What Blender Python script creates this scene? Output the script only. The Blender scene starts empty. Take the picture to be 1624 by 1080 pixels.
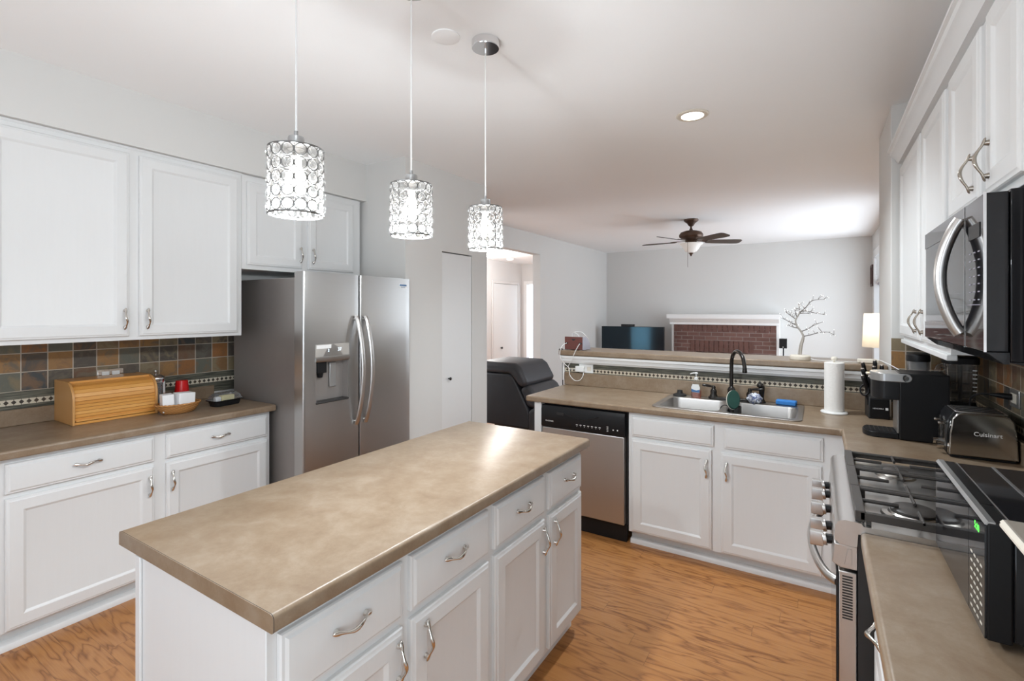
import bpy, bmesh, math, random
from mathutils import Vector, Matrix
random.seed(7)
PI = math.pi
SC = bpy.context.scene
COL = SC.collection

# ------------------------------------------------------------------ camera
cam_d = bpy.data.cameras.new('camera')
cam_d.sensor_width = 36.0
cam_d.lens = 782.0 / 1624.0 * 36.0
cam_d.shift_y = -48.0 / 1624.0
cam_d.clip_start = 0.02
cam = bpy.data.objects.new('camera', cam_d)
COL.objects.link(cam)
cam.location = (0, 0, 1.54)
cam.rotation_euler = (PI / 2, 0, math.atan(488.0 / 782.0))
SC.camera = cam

# ------------------------------------------------------------------ world, daylight, exposure
SC.view_settings.view_transform = 'Standard'
SC.view_settings.look = 'None'
SC.view_settings.gamma = 1.0
SC.view_settings.use_curve_mapping = False
SC.view_settings.exposure = 0.74
SC.cycles.use_denoising = True
SC.cycles.max_bounces = 10
SC.cycles.diffuse_bounces = 6
SC.cycles.glossy_bounces = 5
SC.cycles.transparent_max_bounces = 16
SC.cycles.caustics_reflective = False
SC.cycles.caustics_refractive = False
SC.cycles.sample_clamp_indirect = 6.0
world = bpy.data.worlds.new('world')
SC.world = world
world.use_nodes = True
_bg = world.node_tree.nodes['Background']
_bg.inputs['Color'].default_value = (0.80, 0.89, 1.0, 1)
_bg.inputs['Strength'].default_value = 1.9


def area(name, loc, rot, sx, sy, power, col=(1, 1, 1)):
    d = bpy.data.lights.new(name, 'AREA')
    d.shape = 'RECTANGLE'; d.size = sx; d.size_y = sy; d.energy = power; d.color = col
    o = bpy.data.objects.new(name, d); COL.objects.link(o)
    o.location = loc; o.rotation_euler = rot
    return o


def point(name, loc, power, col=(1, 1, 1), r=0.03):
    d = bpy.data.lights.new(name, 'POINT')
    d.energy = power; d.color = col; d.shadow_soft_size = r
    o = bpy.data.objects.new(name, d); COL.objects.link(o); o.location = loc
    return o


def spot(name, loc, power, col=(1, 1, 1), ang=2.5, r=0.05):
    d = bpy.data.lights.new(name, 'SPOT')
    d.energy = power; d.color = col; d.shadow_soft_size = r; d.spot_size = ang; d.spot_blend = 0.6
    o = bpy.data.objects.new(name, d); COL.objects.link(o); o.location = loc
    return o


# daylight through the living room window, and added fill panels out of view
area('ceiling_fill', (-1.3, -2.2, 1.25), (PI / 2 + 0.75, 0, 0), 1.4, 2.1, 4, (0.80, 0.92, 1.0))  # added unseen panel, tilted up to brighten the ceiling
area('hall_jamb_fill', (-4.53, 4.52, 1.3), (PI / 2, 0, 0), 0.9, 1.9, 15, (0.92, 0.96, 1.0))  # added panel at the unseen hall opening, brightens the jamb
area('living_window_daylight', (0.66, 7.9, 1.40), (0, PI / 2, 0), 2.1, 3.0, 35, (0.84, 0.925, 1.0))
area('island_side_fill', (0.66, -0.9, 1.55), (0, PI / 2 + 0.15, 0), 1.4, 1.5, 28, (0.80, 0.92, 1.0))  # added panel on solid wall, no opening here; lights the island doors


# ------------------------------------------------------------------ node helpers
class N:
    def __init__(s, name):
        s.m = bpy.data.materials.new(name); s.m.use_nodes = True
        s.t = s.m.node_tree; s.t.nodes.clear()
        s.out = s.t.nodes.new('ShaderNodeOutputMaterial')

    def n(s, typ, **kw):
        nd = s.t.nodes.new('ShaderNode' + typ)
        for k, v in kw.items():
            if k.startswith('_'):
                setattr(nd, k[1:], v)
            else:
                s.put(nd.inputs[k.replace('__', ' ')], v)
        return nd

    def put(s, sock, v):
        if isinstance(v, bpy.types.NodeSocket):
            s.t.links.new(v, sock)
        elif isinstance(v, bpy.types.Node):
            s.t.links.new(v.outputs[0], sock)
        else:
            if isinstance(v, (tuple, list)) and len(v) == 3 and len(sock.default_value) == 4:
                v = (*v, 1)
            sock.default_value = v

    def m_(s, op, a, b=None, c=None):
        nd = s.t.nodes.new('ShaderNodeMath'); nd.operation = op
        s.put(nd.inputs[0], a)
        if b is not None: s.put(nd.inputs[1], b)
        if c is not None: s.put(nd.inputs[2], c)
        return nd.outputs[0]

    def mix(s, f, a, b):
        nd = s.t.nodes.new('ShaderNodeMix'); nd.data_type = 'RGBA'
        s.put(nd.inputs[0], f); s.put(nd.inputs[6], a); s.put(nd.inputs[7], b)
        return nd.outputs[2]

    def ramp(s, f, stops, interp='LINEAR'):
        nd = s.t.nodes.new('ShaderNodeValToRGB'); s.put(nd.inputs[0], f)
        cr = nd.color_ramp; cr.interpolation = interp
        while len(cr.elements) < len(stops): cr.elements.new(0.5)
        for e, (p, c) in zip(cr.elements, stops):
            e.position = p; e.color = (*c, 1) if len(c) == 3 else c
        return nd.outputs[0]

    def pos(s):
        return s.n('NewGeometry').outputs['Position']

    def xyz(s, v):
        nd = s.n('SeparateXYZ'); s.put(nd.inputs[0], v); return nd.outputs

    def comb(s, x, y, z):
        nd = s.n('CombineXYZ'); s.put(nd.inputs[0], x); s.put(nd.inputs[1], y); s.put(nd.inputs[2], z); return nd.outputs[0]

    def noise(s, vec, scale, detail=3, rough=0.5, dist=0.0):
        nd = s.n('TexNoise', Scale=scale, Detail=detail, Roughness=rough, Distortion=dist)
        s.put(nd.inputs['Vector'], vec); return nd.outputs[0]

    def vscale(s, v, x, y, z):
        nd = s.n('VectorMath', _operation='MULTIPLY'); s.put(nd.inputs[0], v); nd.inputs[1].default_value = (x, y, z)
        return nd.outputs[0]

    def bump(s, h, strength=0.2, dist=0.01):
        nd = s.n('Bump', Strength=strength, Distance=dist); s.put(nd.inputs['Height'], h); return nd.outputs[0]

    def bsdf(s, **kw):
        b = s.t.nodes.new('ShaderNodeBsdfPrincipled')
        for k, v in kw.items():
            s.put(b.inputs[k.replace('__', ' ')], v)
        s.t.links.new(b.outputs[0], s.out.inputs[0])
        return b

    def surf(s, sh):
        s.t.links.new(sh.outputs[0] if isinstance(sh, bpy.types.Node) else sh, s.out.inputs[0])


MATS = {}


def simple(name, col, rough=0.5, metal=0.0, coat=0.0, spec=0.5, emit=0.0, ecol=None, trans=0.0, ior=1.45, var=0.04, vscale=30.0, bump=0.0, bscale=200.0):
    """plain material with a little procedural variation in its colour and surface"""
    s = N(name)
    tc = s.n('TexCoord').outputs['Object']
    kw = dict(Metallic=metal, IOR=ior)
    if var > 0:
        f = s.noise(tc, vscale, 3)
        lo = tuple(max(0, c * (1 - var)) for c in col); hi = tuple(min(1, c * (1 + var)) for c in col)
        kw['Base__Color'] = s.mix(f, lo, hi)
    else:
        kw['Base__Color'] = col
    kw['Roughness'] = rough
    if coat: kw['Coat__Weight'] = coat; kw['Coat__Roughness'] = 0.08
    kw['Specular__IOR__Level'] = spec
    if trans: kw['Transmission__Weight'] = trans
    if emit: kw['Emission__Color'] = ecol or col; kw['Emission__Strength'] = emit
    if bump: kw['Normal'] = s.bump(s.noise(tc, bscale, 2), bump, 0.002)
    s.bsdf(**kw)
    MATS[name] = s.m
    return s.m


def wall_mat(name, col, rough=0.75):
    s = N(name); p = s.pos()
    f = s.noise(p, 1.3, 2)
    s.bsdf(Base__Color=s.mix(f, tuple(c * 0.985 for c in col), tuple(c * 1.015 for c in col)), Roughness=rough, Specular__IOR__Level=0.25,
           Normal=s.bump(s.noise(p, 180, 3), 0.06, 0.002))
    MATS[name] = s.m; return s.m


def cabinet_mat():
    s = N('white_cabinet_paint'); p = s.n('TexCoord').outputs['Object']
    g = s.noise(s.vscale(p, 30, 30, 1.6), 2.2, 4, 0.6, 0.6)
    s.bsdf(Base__Color=s.mix(g, (0.70, 0.705, 0.705), (0.725, 0.73, 0.73)), Roughness=0.38, Specular__IOR__Level=0.45,
           Normal=s.bump(g, 0.05, 0.003))
    return s.m


def laminate_mat():
    s = N('beige_stone_laminate'); p = s.pos()
    a = s.noise(p, 9.0, 8, 0.76, 0.2); b = s.noise(p, 45, 3, 0.6); c = s.noise(p, 160, 2)
    base = s.ramp(a, [(0.34, (0.195, 0.130, 0.080)), (0.50, (0.243, 0.176, 0.116)), (0.64, (0.292, 0.226, 0.163))])
    base = s.mix(s.m_('MULTIPLY', b, 0.22), base, (0.23, 0.155, 0.10))
    base = s.mix(s.m_('MULTIPLY', c, 0.12), base, (0.32, 0.25, 0.185))
    s.bsdf(Base__Color=base, Roughness=s.m_('MULTIPLY_ADD', b, 0.10, 0.27), Specular__IOR__Level=0.5)
    return s.m


def floor_mat():
    s = N('honey_oak_planks'); x, y, z = s.xyz(s.pos())
    W = 0.092; L = 1.15
    row = s.m_('FLOOR', s.m_('DIVIDE', y, W))
    wn = s.n('TexWhiteNoise', _noise_dimensions='1D'); s.put(wn.inputs['W'], row)
    off = s.m_('MULTIPLY', wn.outputs[0], 7.3)
    u = s.m_('DIVIDE', s.m_('ADD', x, off), L)
    col = s.m_('FLOOR', u)
    wn2 = s.n('TexWhiteNoise', _noise_dimensions='2D'); s.put(wn2.inputs['Vector'], s.comb(row, col, 0))
    r2 = wn2.outputs[0]
    fy = s.m_('FRACT', s.m_('DIVIDE', y, W)); fx = s.m_('FRACT', u)
    shift = s.m_('MULTIPLY', r2, 19.0)
    # cathedral grain: distance field stretched along the plank, warped by noise, turned into rings
    gx = s.m_('ADD', s.m_('MULTIPLY', x, 1.0), shift); gy = s.m_('ADD', s.m_('MULTIPLY', y, 1.0), shift)
    warp = s.noise(s.comb(s.m_('MULTIPLY', gx, 1.3), s.m_('MULTIPLY', gy, 7.5), shift), 1.0, 3, 0.55, 0.25)
    rings = s.m_('FRACT', s.m_('MULTIPLY', warp, 9.0))
    rings = s.m_('ABSOLUTE', s.m_('SUBTRACT', rings, 0.5))
    rings = s.m_('POWER', s.m_('MULTIPLY', rings, 2.0), 2.2)
    fine = s.noise(s.comb(s.m_('MULTIPLY', gx, 5.0), s.m_('MULTIPLY', gy, 210.0), shift), 1.0, 3, 0.6)
    g = s.m_('ADD', s.m_('MULTIPLY', rings, 0.56), s.m_('MULTIPLY', fine, 0.50))
    c = s.ramp(g, [(0.18, (0.44, 0.200, 0.064)), (0.5, (0.355, 0.146, 0.043)), (0.88, (0.180, 0.062, 0.016))])
    c = s.mix(s.m_('MULTIPLY', r2, 0.35), c, (0.44, 0.195, 0.064))
    seam = s.m_('MAXIMUM', s.m_('LESS_THAN', fy, 0.016), s.m_('LESS_THAN', fx, 0.0016))
    c = s.mix(s.m_('MULTIPLY', seam, 0.55), c, (0.10, 0.045, 0.018))
    s.bsdf(Base__Color=c, Roughness=s.m_('MULTIPLY_ADD', g, 0.12, 0.30), Specular__IOR__Level=0.5, Normal=s.bump(g, 0.05, 0.002))
    return s.m


def splash_mat(name, axis):
    """slate tiles with pale grout, dark liner and a diamond mosaic band, in metres of the wall itself"""
    s = N(name); p = s.pos(); o = s.xyz(p)
    t = o[1] if axis == 'y' else o[0]; z = o[2]
    u = s.m_('DIVIDE', s.m_('ADD', t, 20.0 * 0.1112 - 0.866 + 0.1112), 0.1112)
    v = s.m_('DIVIDE', s.m_('SUBTRACT', z, 1.096), 0.103)
    iu = s.m_('FLOOR', u); iv = s.m_('FLOOR', v); fu = s.m_('FRACT', u); fv = s.m_('FRACT', v)
    wn = s.n('TexWhiteNoise', _noise_dimensions='2D'); s.put(wn.inputs['Vector'], s.comb(iu, s.m_('ADD', iv, 3.0), 0))
    r = wn.outputs[0]
    col = s.ramp(r, [(0.0, (0.060, 0.066, 0.068)), (0.17, (0.32, 0.135, 0.045)), (0.30, (0.150, 0.150, 0.118)), (0.44, (0.175, 0.092, 0.052)),
                     (0.58, (0.36, 0.19, 0.068)), (0.70, (0.27, 0.21, 0.125)), (0.84, (0.100, 0.082, 0.066))], 'CONSTANT')
    sh = s.m_('MULTIPLY', r, 31.0)
    pv = s.comb(s.m_('ADD', o[0], sh), s.m_('ADD', o[1], sh), z)
    n1 = s.noise(pv, 13, 4, 0.6, 0.8); n2 = s.noise(pv, 70, 4, 0.7)
    k = s.m_('GREATER_THAN', n1, 0.56)
    other = s.ramp(s.m_('FRACT', s.m_('MULTIPLY', r, 7.0)), [(0.0, (0.28, 0.13, 0.048)), (0.5, (0.125, 0.120, 0.100)), (1.0, (0.30, 0.22, 0.115))])
    col = s.mix(s.m_('MULTIPLY', s.m_('SMOOTH_MIN', s.m_('MULTIPLY', s.m_('MAXIMUM', s.m_('SUBTRACT', n1, 0.46), 0.0), 5.0), 0.75, 0.2), 1.0), col, other)
    col = s.mix(s.m_('MULTIPLY', n2, 0.36), col, (0.055, 0.046, 0.038))
    g = s.m_('MAXIMUM', s.m_('MAXIMUM', s.m_('LESS_THAN', fu, 0.030), s.m_('GREATER_THAN', fu, 0.985)), s.m_('MAXIMUM', s.m_('LESS_THAN', fv, 0.032), s.m_('GREATER_THAN', fv, 0.985)))
    tile = s.mix(g, col, (0.46, 0.40, 0.325))
    # mosaic band
    q = s.m_('DIVIDE', t, 0.0305); w = s.m_('DIVIDE', s.m_('SUBTRACT', z, 1.022), 0.034)
    fq = s.m_('ABSOLUTE', s.m_('SUBTRACT', s.m_('FRACT', q), 0.5)); fw = s.m_('ABSOLUTE', s.m_('SUBTRACT', w, 0.5))
    dia = s.m_('LESS_THAN', s.m_('ADD', fq, fw), 0.37)
    wq = s.n('TexWhiteNoise', _noise_dimensions='1D'); s.put(wq.inputs['W'], s.m_('FLOOR', q))
    dcol = s.mix(wq.outputs[0], (0.030, 0.026, 0.022), (0.085, 0.055, 0.035))
    notch = s.m_('GREATER_THAN', s.m_('SUBTRACT', fw, s.m_('MULTIPLY', fq, 0.0)), 0.46)
    tri = s.m_('GREATER_THAN', s.m_('ADD', s.m_('SUBTRACT', 0.5, fq), fw), 0.93)
    tri2 = s.m_('GREATER_THAN', s.m_('SUBTRACT', fw, fq), 0.38)
    band = s.mix(s.m_('MAXIMUM', dia, s.m_('MAXIMUM', notch, tri2)), (0.62, 0.56, 0.45), dcol)
    # liners above and below the band
    ln = s.noise(s.vscale(p, 9, 9, 260), 1.0, 2)
    liner = s.ramp(ln, [(0.38, (0.046, 0.046, 0.036)), (0.55, (0.115, 0.112, 0.085)), (0.72, (0.19, 0.18, 0.14))])
    inband = s.m_('MULTIPLY', s.m_('GREATER_THAN', z, 1.022), s.m_('LESS_THAN', z, 1.056))
    low = s.mix(inband, liner, band)
    full = s.mix(s.m_('GREATER_THAN', z, 1.096), low, tile)
    h = s.m_('SUBTRACT', n2, s.m_('MULTIPLY', g, 0.8))
    s.bsdf(Base__Color=full, Roughness=s.m_('MULTIPLY_ADD', g, 0.3, 0.42), Specular__IOR__Level=0.4, Normal=s.bump(h, 0.35, 0.003))
    return s.m


def brick_mat():
    s = N('red_brown_brick'); p = s.pos(); o = s.xyz(p)
    b = s.n('TexBrick', Scale=1.0, Color1=(0.125, 0.060, 0.050), Color2=(0.185, 0.098, 0.082), Mortar=(0.27, 0.23, 0.21), Mortar__Size=0.006, Brick__Width=0.21, Row__Height=0.071, Bias=0.1)
    s.put(b.inputs['Vector'], s.comb(o[0], o[2], 0))
    n = s.noise(p, 22, 4, 0.65)
    c = s.mix(s.m_('MULTIPLY', n, 0.55), b.outputs[0], (0.11, 0.055, 0.045))
    s.bsdf(Base__Color=c, Roughness=0.85, Normal=s.bump(s.m_('ADD', n, s.m_('MULTIPLY', b.outputs[1], -1.0)), 0.4, 0.006))
    return s.m


def steel_mat(name, col, rough, dirn, aniso=0.0):
    s = N(name); p = s.n('TexCoord').outputs['Object']
    sc = {'x': (2, 260, 260), 'y': (260, 2, 260), 'z': (260, 260, 2)}[dirn]
    n = s.noise(s.vscale(p, *sc), 1.0, 3, 0.6)
    b = s.bsdf(Base__Color=s.mix(n, tuple(c * 0.94 for c in col), col), Metallic=1.0, Roughness=s.m_('MULTIPLY_ADD', n, 0.10, rough), Normal=s.bump(n, 0.02, 0.001))
    if aniso:
        b.inputs['Anisotropic'].default_value = aniso
        t = s.n('Tangent', _direction_type='RADIAL', _axis='Z'); s.put(b.inputs['Tangent'], t.outputs[0])
    return s.m


def wood_mat(name, a, b, dirn='y', scale=1.0, rough=0.4, coat=0.0):
    s = N(name); p = s.n('TexCoord').outputs['Object']
    sc = {'x': (3, 90, 90), 'y': (90, 3, 90), 'z': (90, 90, 3)}[dirn]
    n = s.noise(s.vscale(p, *[q * scale for q in sc]), 1.0, 4, 0.6, 0.5)
    s.bsdf(Base__Color=s.mix(n, a, b), Roughness=rough, Coat__Weight=coat, Normal=s.bump(n, 0.06, 0.001))
    return s.m


def wicker_mat():
    s = N('woven_wicker'); p = s.n('TexCoord').outputs['Object']; o = s.xyz(p)
    ang = s.m_('ARCTAN2', o[1], o[0])
    a = s.m_('MULTIPLY', ang, 22.0); r = s.m_('MULTIPLY', o[2], 620.0)
    w = s.m_('MULTIPLY', s.m_('SINE', a), s.m_('SINE', r))
    f = s.m_('MULTIPLY_ADD', w, 0.5, 0.5)
    s.bsdf(Base__Color=s.mix(f, (0.30, 0.120, 0.034), (0.64, 0.32, 0.105)), Roughness=0.55, Normal=s.bump(f, 0.6, 0.004))
    return s.m


def crystal_mat():
    s = N('clear_cut_crystal')
    tr = s.n('BsdfTransparent', Color=(0.96, 0.96, 0.96)); gl = s.n('BsdfGlossy', Color=(1, 1, 1), Roughness=0.03)
    tl = s.n('BsdfTranslucent', Color=(0.95, 0.94, 0.92))
    lw = s.n('LayerWeight', Blend=0.42)
    a = s.n('MixShader'); s.put(a.inputs[0], 0.0035); s.put(a.inputs[1], tr.outputs[0]); s.put(a.inputs[2], tl.outputs[0])
    b = s.n('MixShader'); s.put(b.inputs[0], s.m_('MULTIPLY', lw.outputs['Fresnel'], 0.26)); s.put(b.inputs[1], a.outputs[0]); s.put(b.inputs[2], gl.outputs[0])
    s.surf(b); return s.m


def clear_mat(name, tint=(0.95, 0.95, 0.95), refl=0.5, rough=0.02, haze=0.0):
    """thin clear plastic or glass"""
    s = N(name)
    tr = s.n('BsdfTransparent', Color=tint); gl = s.n('BsdfGlossy', Color=(1, 1, 1), Roughness=rough)
    lw = s.n('LayerWeight', Blend=0.25); sh = tr
    if haze:
        df = s.n('BsdfDiffuse', Color=(0.8, 0.8, 0.8)); a = s.n('MixShader'); s.put(a.inputs[0], haze)
        s.put(a.inputs[1], tr.outputs[0]); s.put(a.inputs[2], df.outputs[0]); sh = a
    b = s.n('MixShader'); s.put(b.inputs[0], s.m_('MULTIPLY', lw.outputs['Fresnel'], refl)); s.put(b.inputs[1], sh.outputs[0]); s.put(b.inputs[2], gl.outputs[0])
    s.surf(b); return s.m


def emit_mat(name, col, st):
    s = N(name); e = s.n('Emission', Color=col, Strength=st); s.surf(e); return s.m


def shade_mat():
    s = N('cream_lampshade_fabric'); p = s.n('TexCoord').outputs['Object']
    n = s.noise(s.vscale(p, 300, 300, 40), 1.0, 2)
    d = s.n('BsdfDiffuse', Color=s.mix(n, (0.84, 0.80, 0.72), (0.90, 0.86, 0.79))); t = s.n('BsdfTranslucent', Color=(0.92, 0.87, 0.78))
    m = s.n('MixShader'); s.put(m.inputs[0], 0.55); s.put(m.inputs[1], d.outputs[0]); s.put(m.inputs[2], t.outputs[0]); s.surf(m); return s.m


def rag_mat():
    s = N('blue_white_cloth'); p = s.n('TexCoord').outputs['Object']
    n = s.noise(p, 60, 2, 0.5, 1.5)
    s.bsdf(Base__Color=s.ramp(n, [(0.42, (0.10, 0.14, 0.33)), (0.5, (0.75, 0.77, 0.82))]), Roughness=0.8); return s.m


def fold_mat():
    """stack of folded white paper napkins: fine layer lines"""
    s = N('white_paper_napkin'); o = s.xyz(s.n('TexCoord').outputs['Object'])
    w = s.m_('SINE', s.m_('MULTIPLY', o[1], 1500.0))
    s.bsdf(Base__Color=s.mix(s.m_('MULTIPLY_ADD', w, 0.5, 0.5), (0.80, 0.80, 0.81), (0.86, 0.86, 0.865)), Roughness=0.9, Normal=s.bump(w, 0.12, 0.001)); return s.m


def towel_mat():
    s = N('quilted_paper_towel'); p = s.n('TexCoord').outputs['Object']
    v = s.n('TexVoronoi', Scale=95.0); s.put(v.inputs['Vector'], p)
    s.bsdf(Base__Color=(0.84, 0.82, 0.79), Roughness=0.95, Normal=s.bump(v.outputs[0], 0.35, 0.003)); return s.m


M_WALL = wall_mat('soft_grey_wall_paint', (0.655, 0.648, 0.632))
M_WALLB = wall_mat('hall_wall_paint', (0.66, 0.645, 0.635))
M_CEIL = wall_mat('white_ceiling_paint', (0.93, 0.935, 0.94), 0.9)
M_TRIM = simple('white_trim_paint', (0.80, 0.80, 0.795), 0.4, var=0.01)
M_DOORW = simple('white_door_paint', (0.70, 0.70, 0.695), 0.45, var=0.01)
M_CAB = cabinet_mat()
M_LAM = laminate_mat()
M_FLOOR = floor_mat()
M_SPL_Y = splash_mat('slate_splash_along_y', 'y')
M_SPL_X = splash_mat('slate_splash_along_x', 'x')
M_BRICK = brick_mat()
M_STEEL = steel_mat('brushed_stainless_steel', (0.60, 0.585, 0.57), 0.26, 'y')
M_FRIDGE = steel_mat('fridge_stainless_steel', (0.47, 0.46, 0.45), 0.26, 'y', 0.6)
M_FSIDE = simple('warm_grey_metal_side', (0.32, 0.295, 0.28), 0.36, metal=0.55, var=0.03)
M_STEELX = steel_mat('dishwasher_stainless_steel', (0.56, 0.545, 0.53), 0.36, 'x', 0.5)
M_SINK = steel_mat('sink_stainless_steel', (0.52, 0.50, 0.48), 0.30, 'x')
M_CHROME = simple('polished_nickel', (0.66, 0.63, 0.59), 0.14, metal=1.0, var=0.02)
M_CHROMB = simple('bright_chrome', (0.78, 0.78, 0.79), 0.09, metal=1.0, var=0.01)
M_PEWTER = simple('antique_nickel', (0.40, 0.36, 0.31), 0.25, metal=1.0, var=0.05)
M_BLKGL = simple('gloss_black_glass', (0.012, 0.012, 0.014), 0.05, var=0.0)
M_BLK = simple('satin_black_plastic', (0.010, 0.010, 0.011), 0.36, spec=0.3, var=0.05)
M_BLKM = simple('matte_black_plastic', (0.022, 0.021, 0.021), 0.52, var=0.05)
M_IRON = simple('cast_iron_grate', (0.050, 0.044, 0.040), 0.42, var=0.1, bump=0.15)
M_RING = simple('brushed_nickel_ring', (0.20, 0.195, 0.19), 0.40, metal=0.8, var=0.05)
M_PANEL = simple('pale_silver_panel', (0.50, 0.48, 0.45), 0.32, metal=0.35, var=0.02)
M_TAUPE = simple('taupe_painted_board', (0.27, 0.24, 0.20), 0.45, var=0.04)
M_BRONZE = simple('oil_rubbed_bronze', (0.018, 0.015, 0.013), 0.27, metal=0.3, var=0.05)
M_FANBR = simple('brown_bronze_metal', (0.105, 0.062, 0.043), 0.36, metal=0.5, var=0.05)
M_BLADE = wood_mat('dark_walnut_blade', (0.070, 0.060, 0.052), (0.105, 0.090, 0.078), 'x', 1.0, 0.5)
M_CRYS = crystal_mat()
M_BULB = emit_mat('glowing_bulb', (1.0, 0.95, 0.87), 9.0)
M_LAMPB = emit_mat('warm_lamp_bulb', (1.0, 0.92, 0.80), 3.0)
M_CANL = emit_mat('downlight_lens', (1.0, 0.95, 0.88), 6.0)
M_BOWL = simple('frosted_white_glass', (0.86, 0.86, 0.84), 0.35, emit=0.10, ecol=(1, 0.98, 0.95), var=0.01)
M_BAMBOO = wood_mat('orange_bamboo', (0.62, 0.285, 0.062), (0.70, 0.340, 0.085), 'y', 0.5, 0.35, 0.25)
M_BAMBOO2 = wood_mat('pale_orange_bamboo', (0.68, 0.335, 0.090), (0.76, 0.400, 0.120), 'y', 0.5, 0.35, 0.25)
M_BAMBOO3 = wood_mat('deep_orange_bamboo', (0.56, 0.245, 0.050), (0.64, 0.290, 0.066), 'y', 0.5, 0.35, 0.25)
M_BAMBOOS = wood_mat('pale_bamboo_side', (0.54, 0.27, 0.085), (0.63, 0.335, 0.12), 'z', 0.7, 0.4)
M_WICK = wicker_mat()
M_NAP = fold_mat()
M_RED = simple('red_plastic', (0.62, 0.010, 0.012), 0.25, var=0.02)
M_LEATH = simple('charcoal_leather', (0.045, 0.045, 0.050), 0.42, var=0.15, vscale=9, bump=0.25, bscale=120)
M_LEATHD = simple('dark_leather_panel', (0.036, 0.036, 0.040), 0.50, var=0.15, vscale=9, bump=0.25, bscale=120)
M_WHITE = simple('white_plastic', (0.80, 0.80, 0.79), 0.35, var=0.01)
M_CREAM = simple('cream_plastic', (0.74, 0.69, 0.60), 0.45, var=0.02)
M_LINE = simple('dark_seam_line', (0.05, 0.04, 0.035), 0.7, var=0.0)
M_GLASS = clear_mat('clear_glass', (0.97, 0.98, 0.98), 0.6)
M_LID = clear_mat('clear_plastic_lid', (0.84, 0.85, 0.87), 0.8, 0.08, 0.10)
M_SMOKE = clear_mat('smoky_pitcher_plastic', (0.80, 0.78, 0.76), 0.9, 0.06, 0.06)
M_TOAST = simple('polished_dark_steel', (0.42, 0.40, 0.38), 0.13, metal=1.0, var=0.03)
M_SHADE = shade_mat()
M_RAG = rag_mat()
M_TOWEL = towel_mat()
M_TEXT = simple('white_lettering', (0.80, 0.80, 0.80), 0.4, var=0.0)
M_ORANGE = clear_mat('orange_soap', (0.95, 0.42, 0.22), 0.6, 0.05, 0.25)
M_BLUE = simple('blue_sponge', (0.045, 0.22, 0.60), 0.9, var=0.12, bump=0.6, bscale=350)
M_GREEN = simple('dark_green_scrub_pad', (0.012, 0.052, 0.040), 0.9, var=0.2, bump=0.6, bscale=500)
M_BUTTER = simple('yellow_butter', (0.80, 0.70, 0.36), 0.5, var=0.03)
M_BOXRED = wood_mat('red_brown_wood', (0.105, 0.032, 0.026), (0.16, 0.050, 0.040), 'x', 1.0, 0.4)
M_GREYP = simple('lilac_grey_plastic', (0.32, 0.31, 0.37), 0.45, var=0.03)
M_SILV = simple('silver_plastic', (0.42, 0.42, 0.42), 0.3, metal=0.7, var=0.02)
M_TVSC = simple('dark_tv_screen', (0.022, 0.022, 0.024), 0.09, var=0.0)
_b = [q for q in M_TVSC.node_tree.nodes if q.type == 'BSDF_PRINCIPLED'][0]
_b.inputs['Specular Tint'].default_value = (0.32, 0.74, 1.0, 1)      # blue anti-glare coating
_b.inputs['Specular IOR Level'].default_value = 0.42
M_TREE = simple('pale_wire_bark', (0.40, 0.37, 0.33), 0.6, var=0.2, vscale=200)
M_TREED = simple('dark_wire_bark', (0.16, 0.14, 0.125), 0.6, var=0.2, vscale=200)
M_LEDW = emit_mat('tiny_white_light', (1, 0.98, 0.95), 1.1)
M_LEDG = emit_mat('green_clock_digits', (0.12, 1.0, 0.10), 1.3)
M_LEDB = emit_mat('pale_blue_digits', (0.75, 0.88, 1.0), 1.1)
M_DKWOOD = wood_mat('dark_red_frame_wood', (0.045, 0.016, 0.014), (0.075, 0.028, 0.022), 'z')
M_BLUEST = simple('blue_sticker', (0.06, 0.16, 0.34), 0.4, var=0.0)
M_BURN = simple('brushed_aluminium', (0.52, 0.50, 0.47), 0.32, metal=1.0, var=0.04)
M_SOLD = simple('dark_red_soldier_brick', (0.135, 0.068, 0.056), 0.85, var=0.35, vscale=9, bump=0.3, bscale=60)
M_SOIL = simple('firebox_soot', (0.012, 0.011, 0.010), 0.9)


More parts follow.
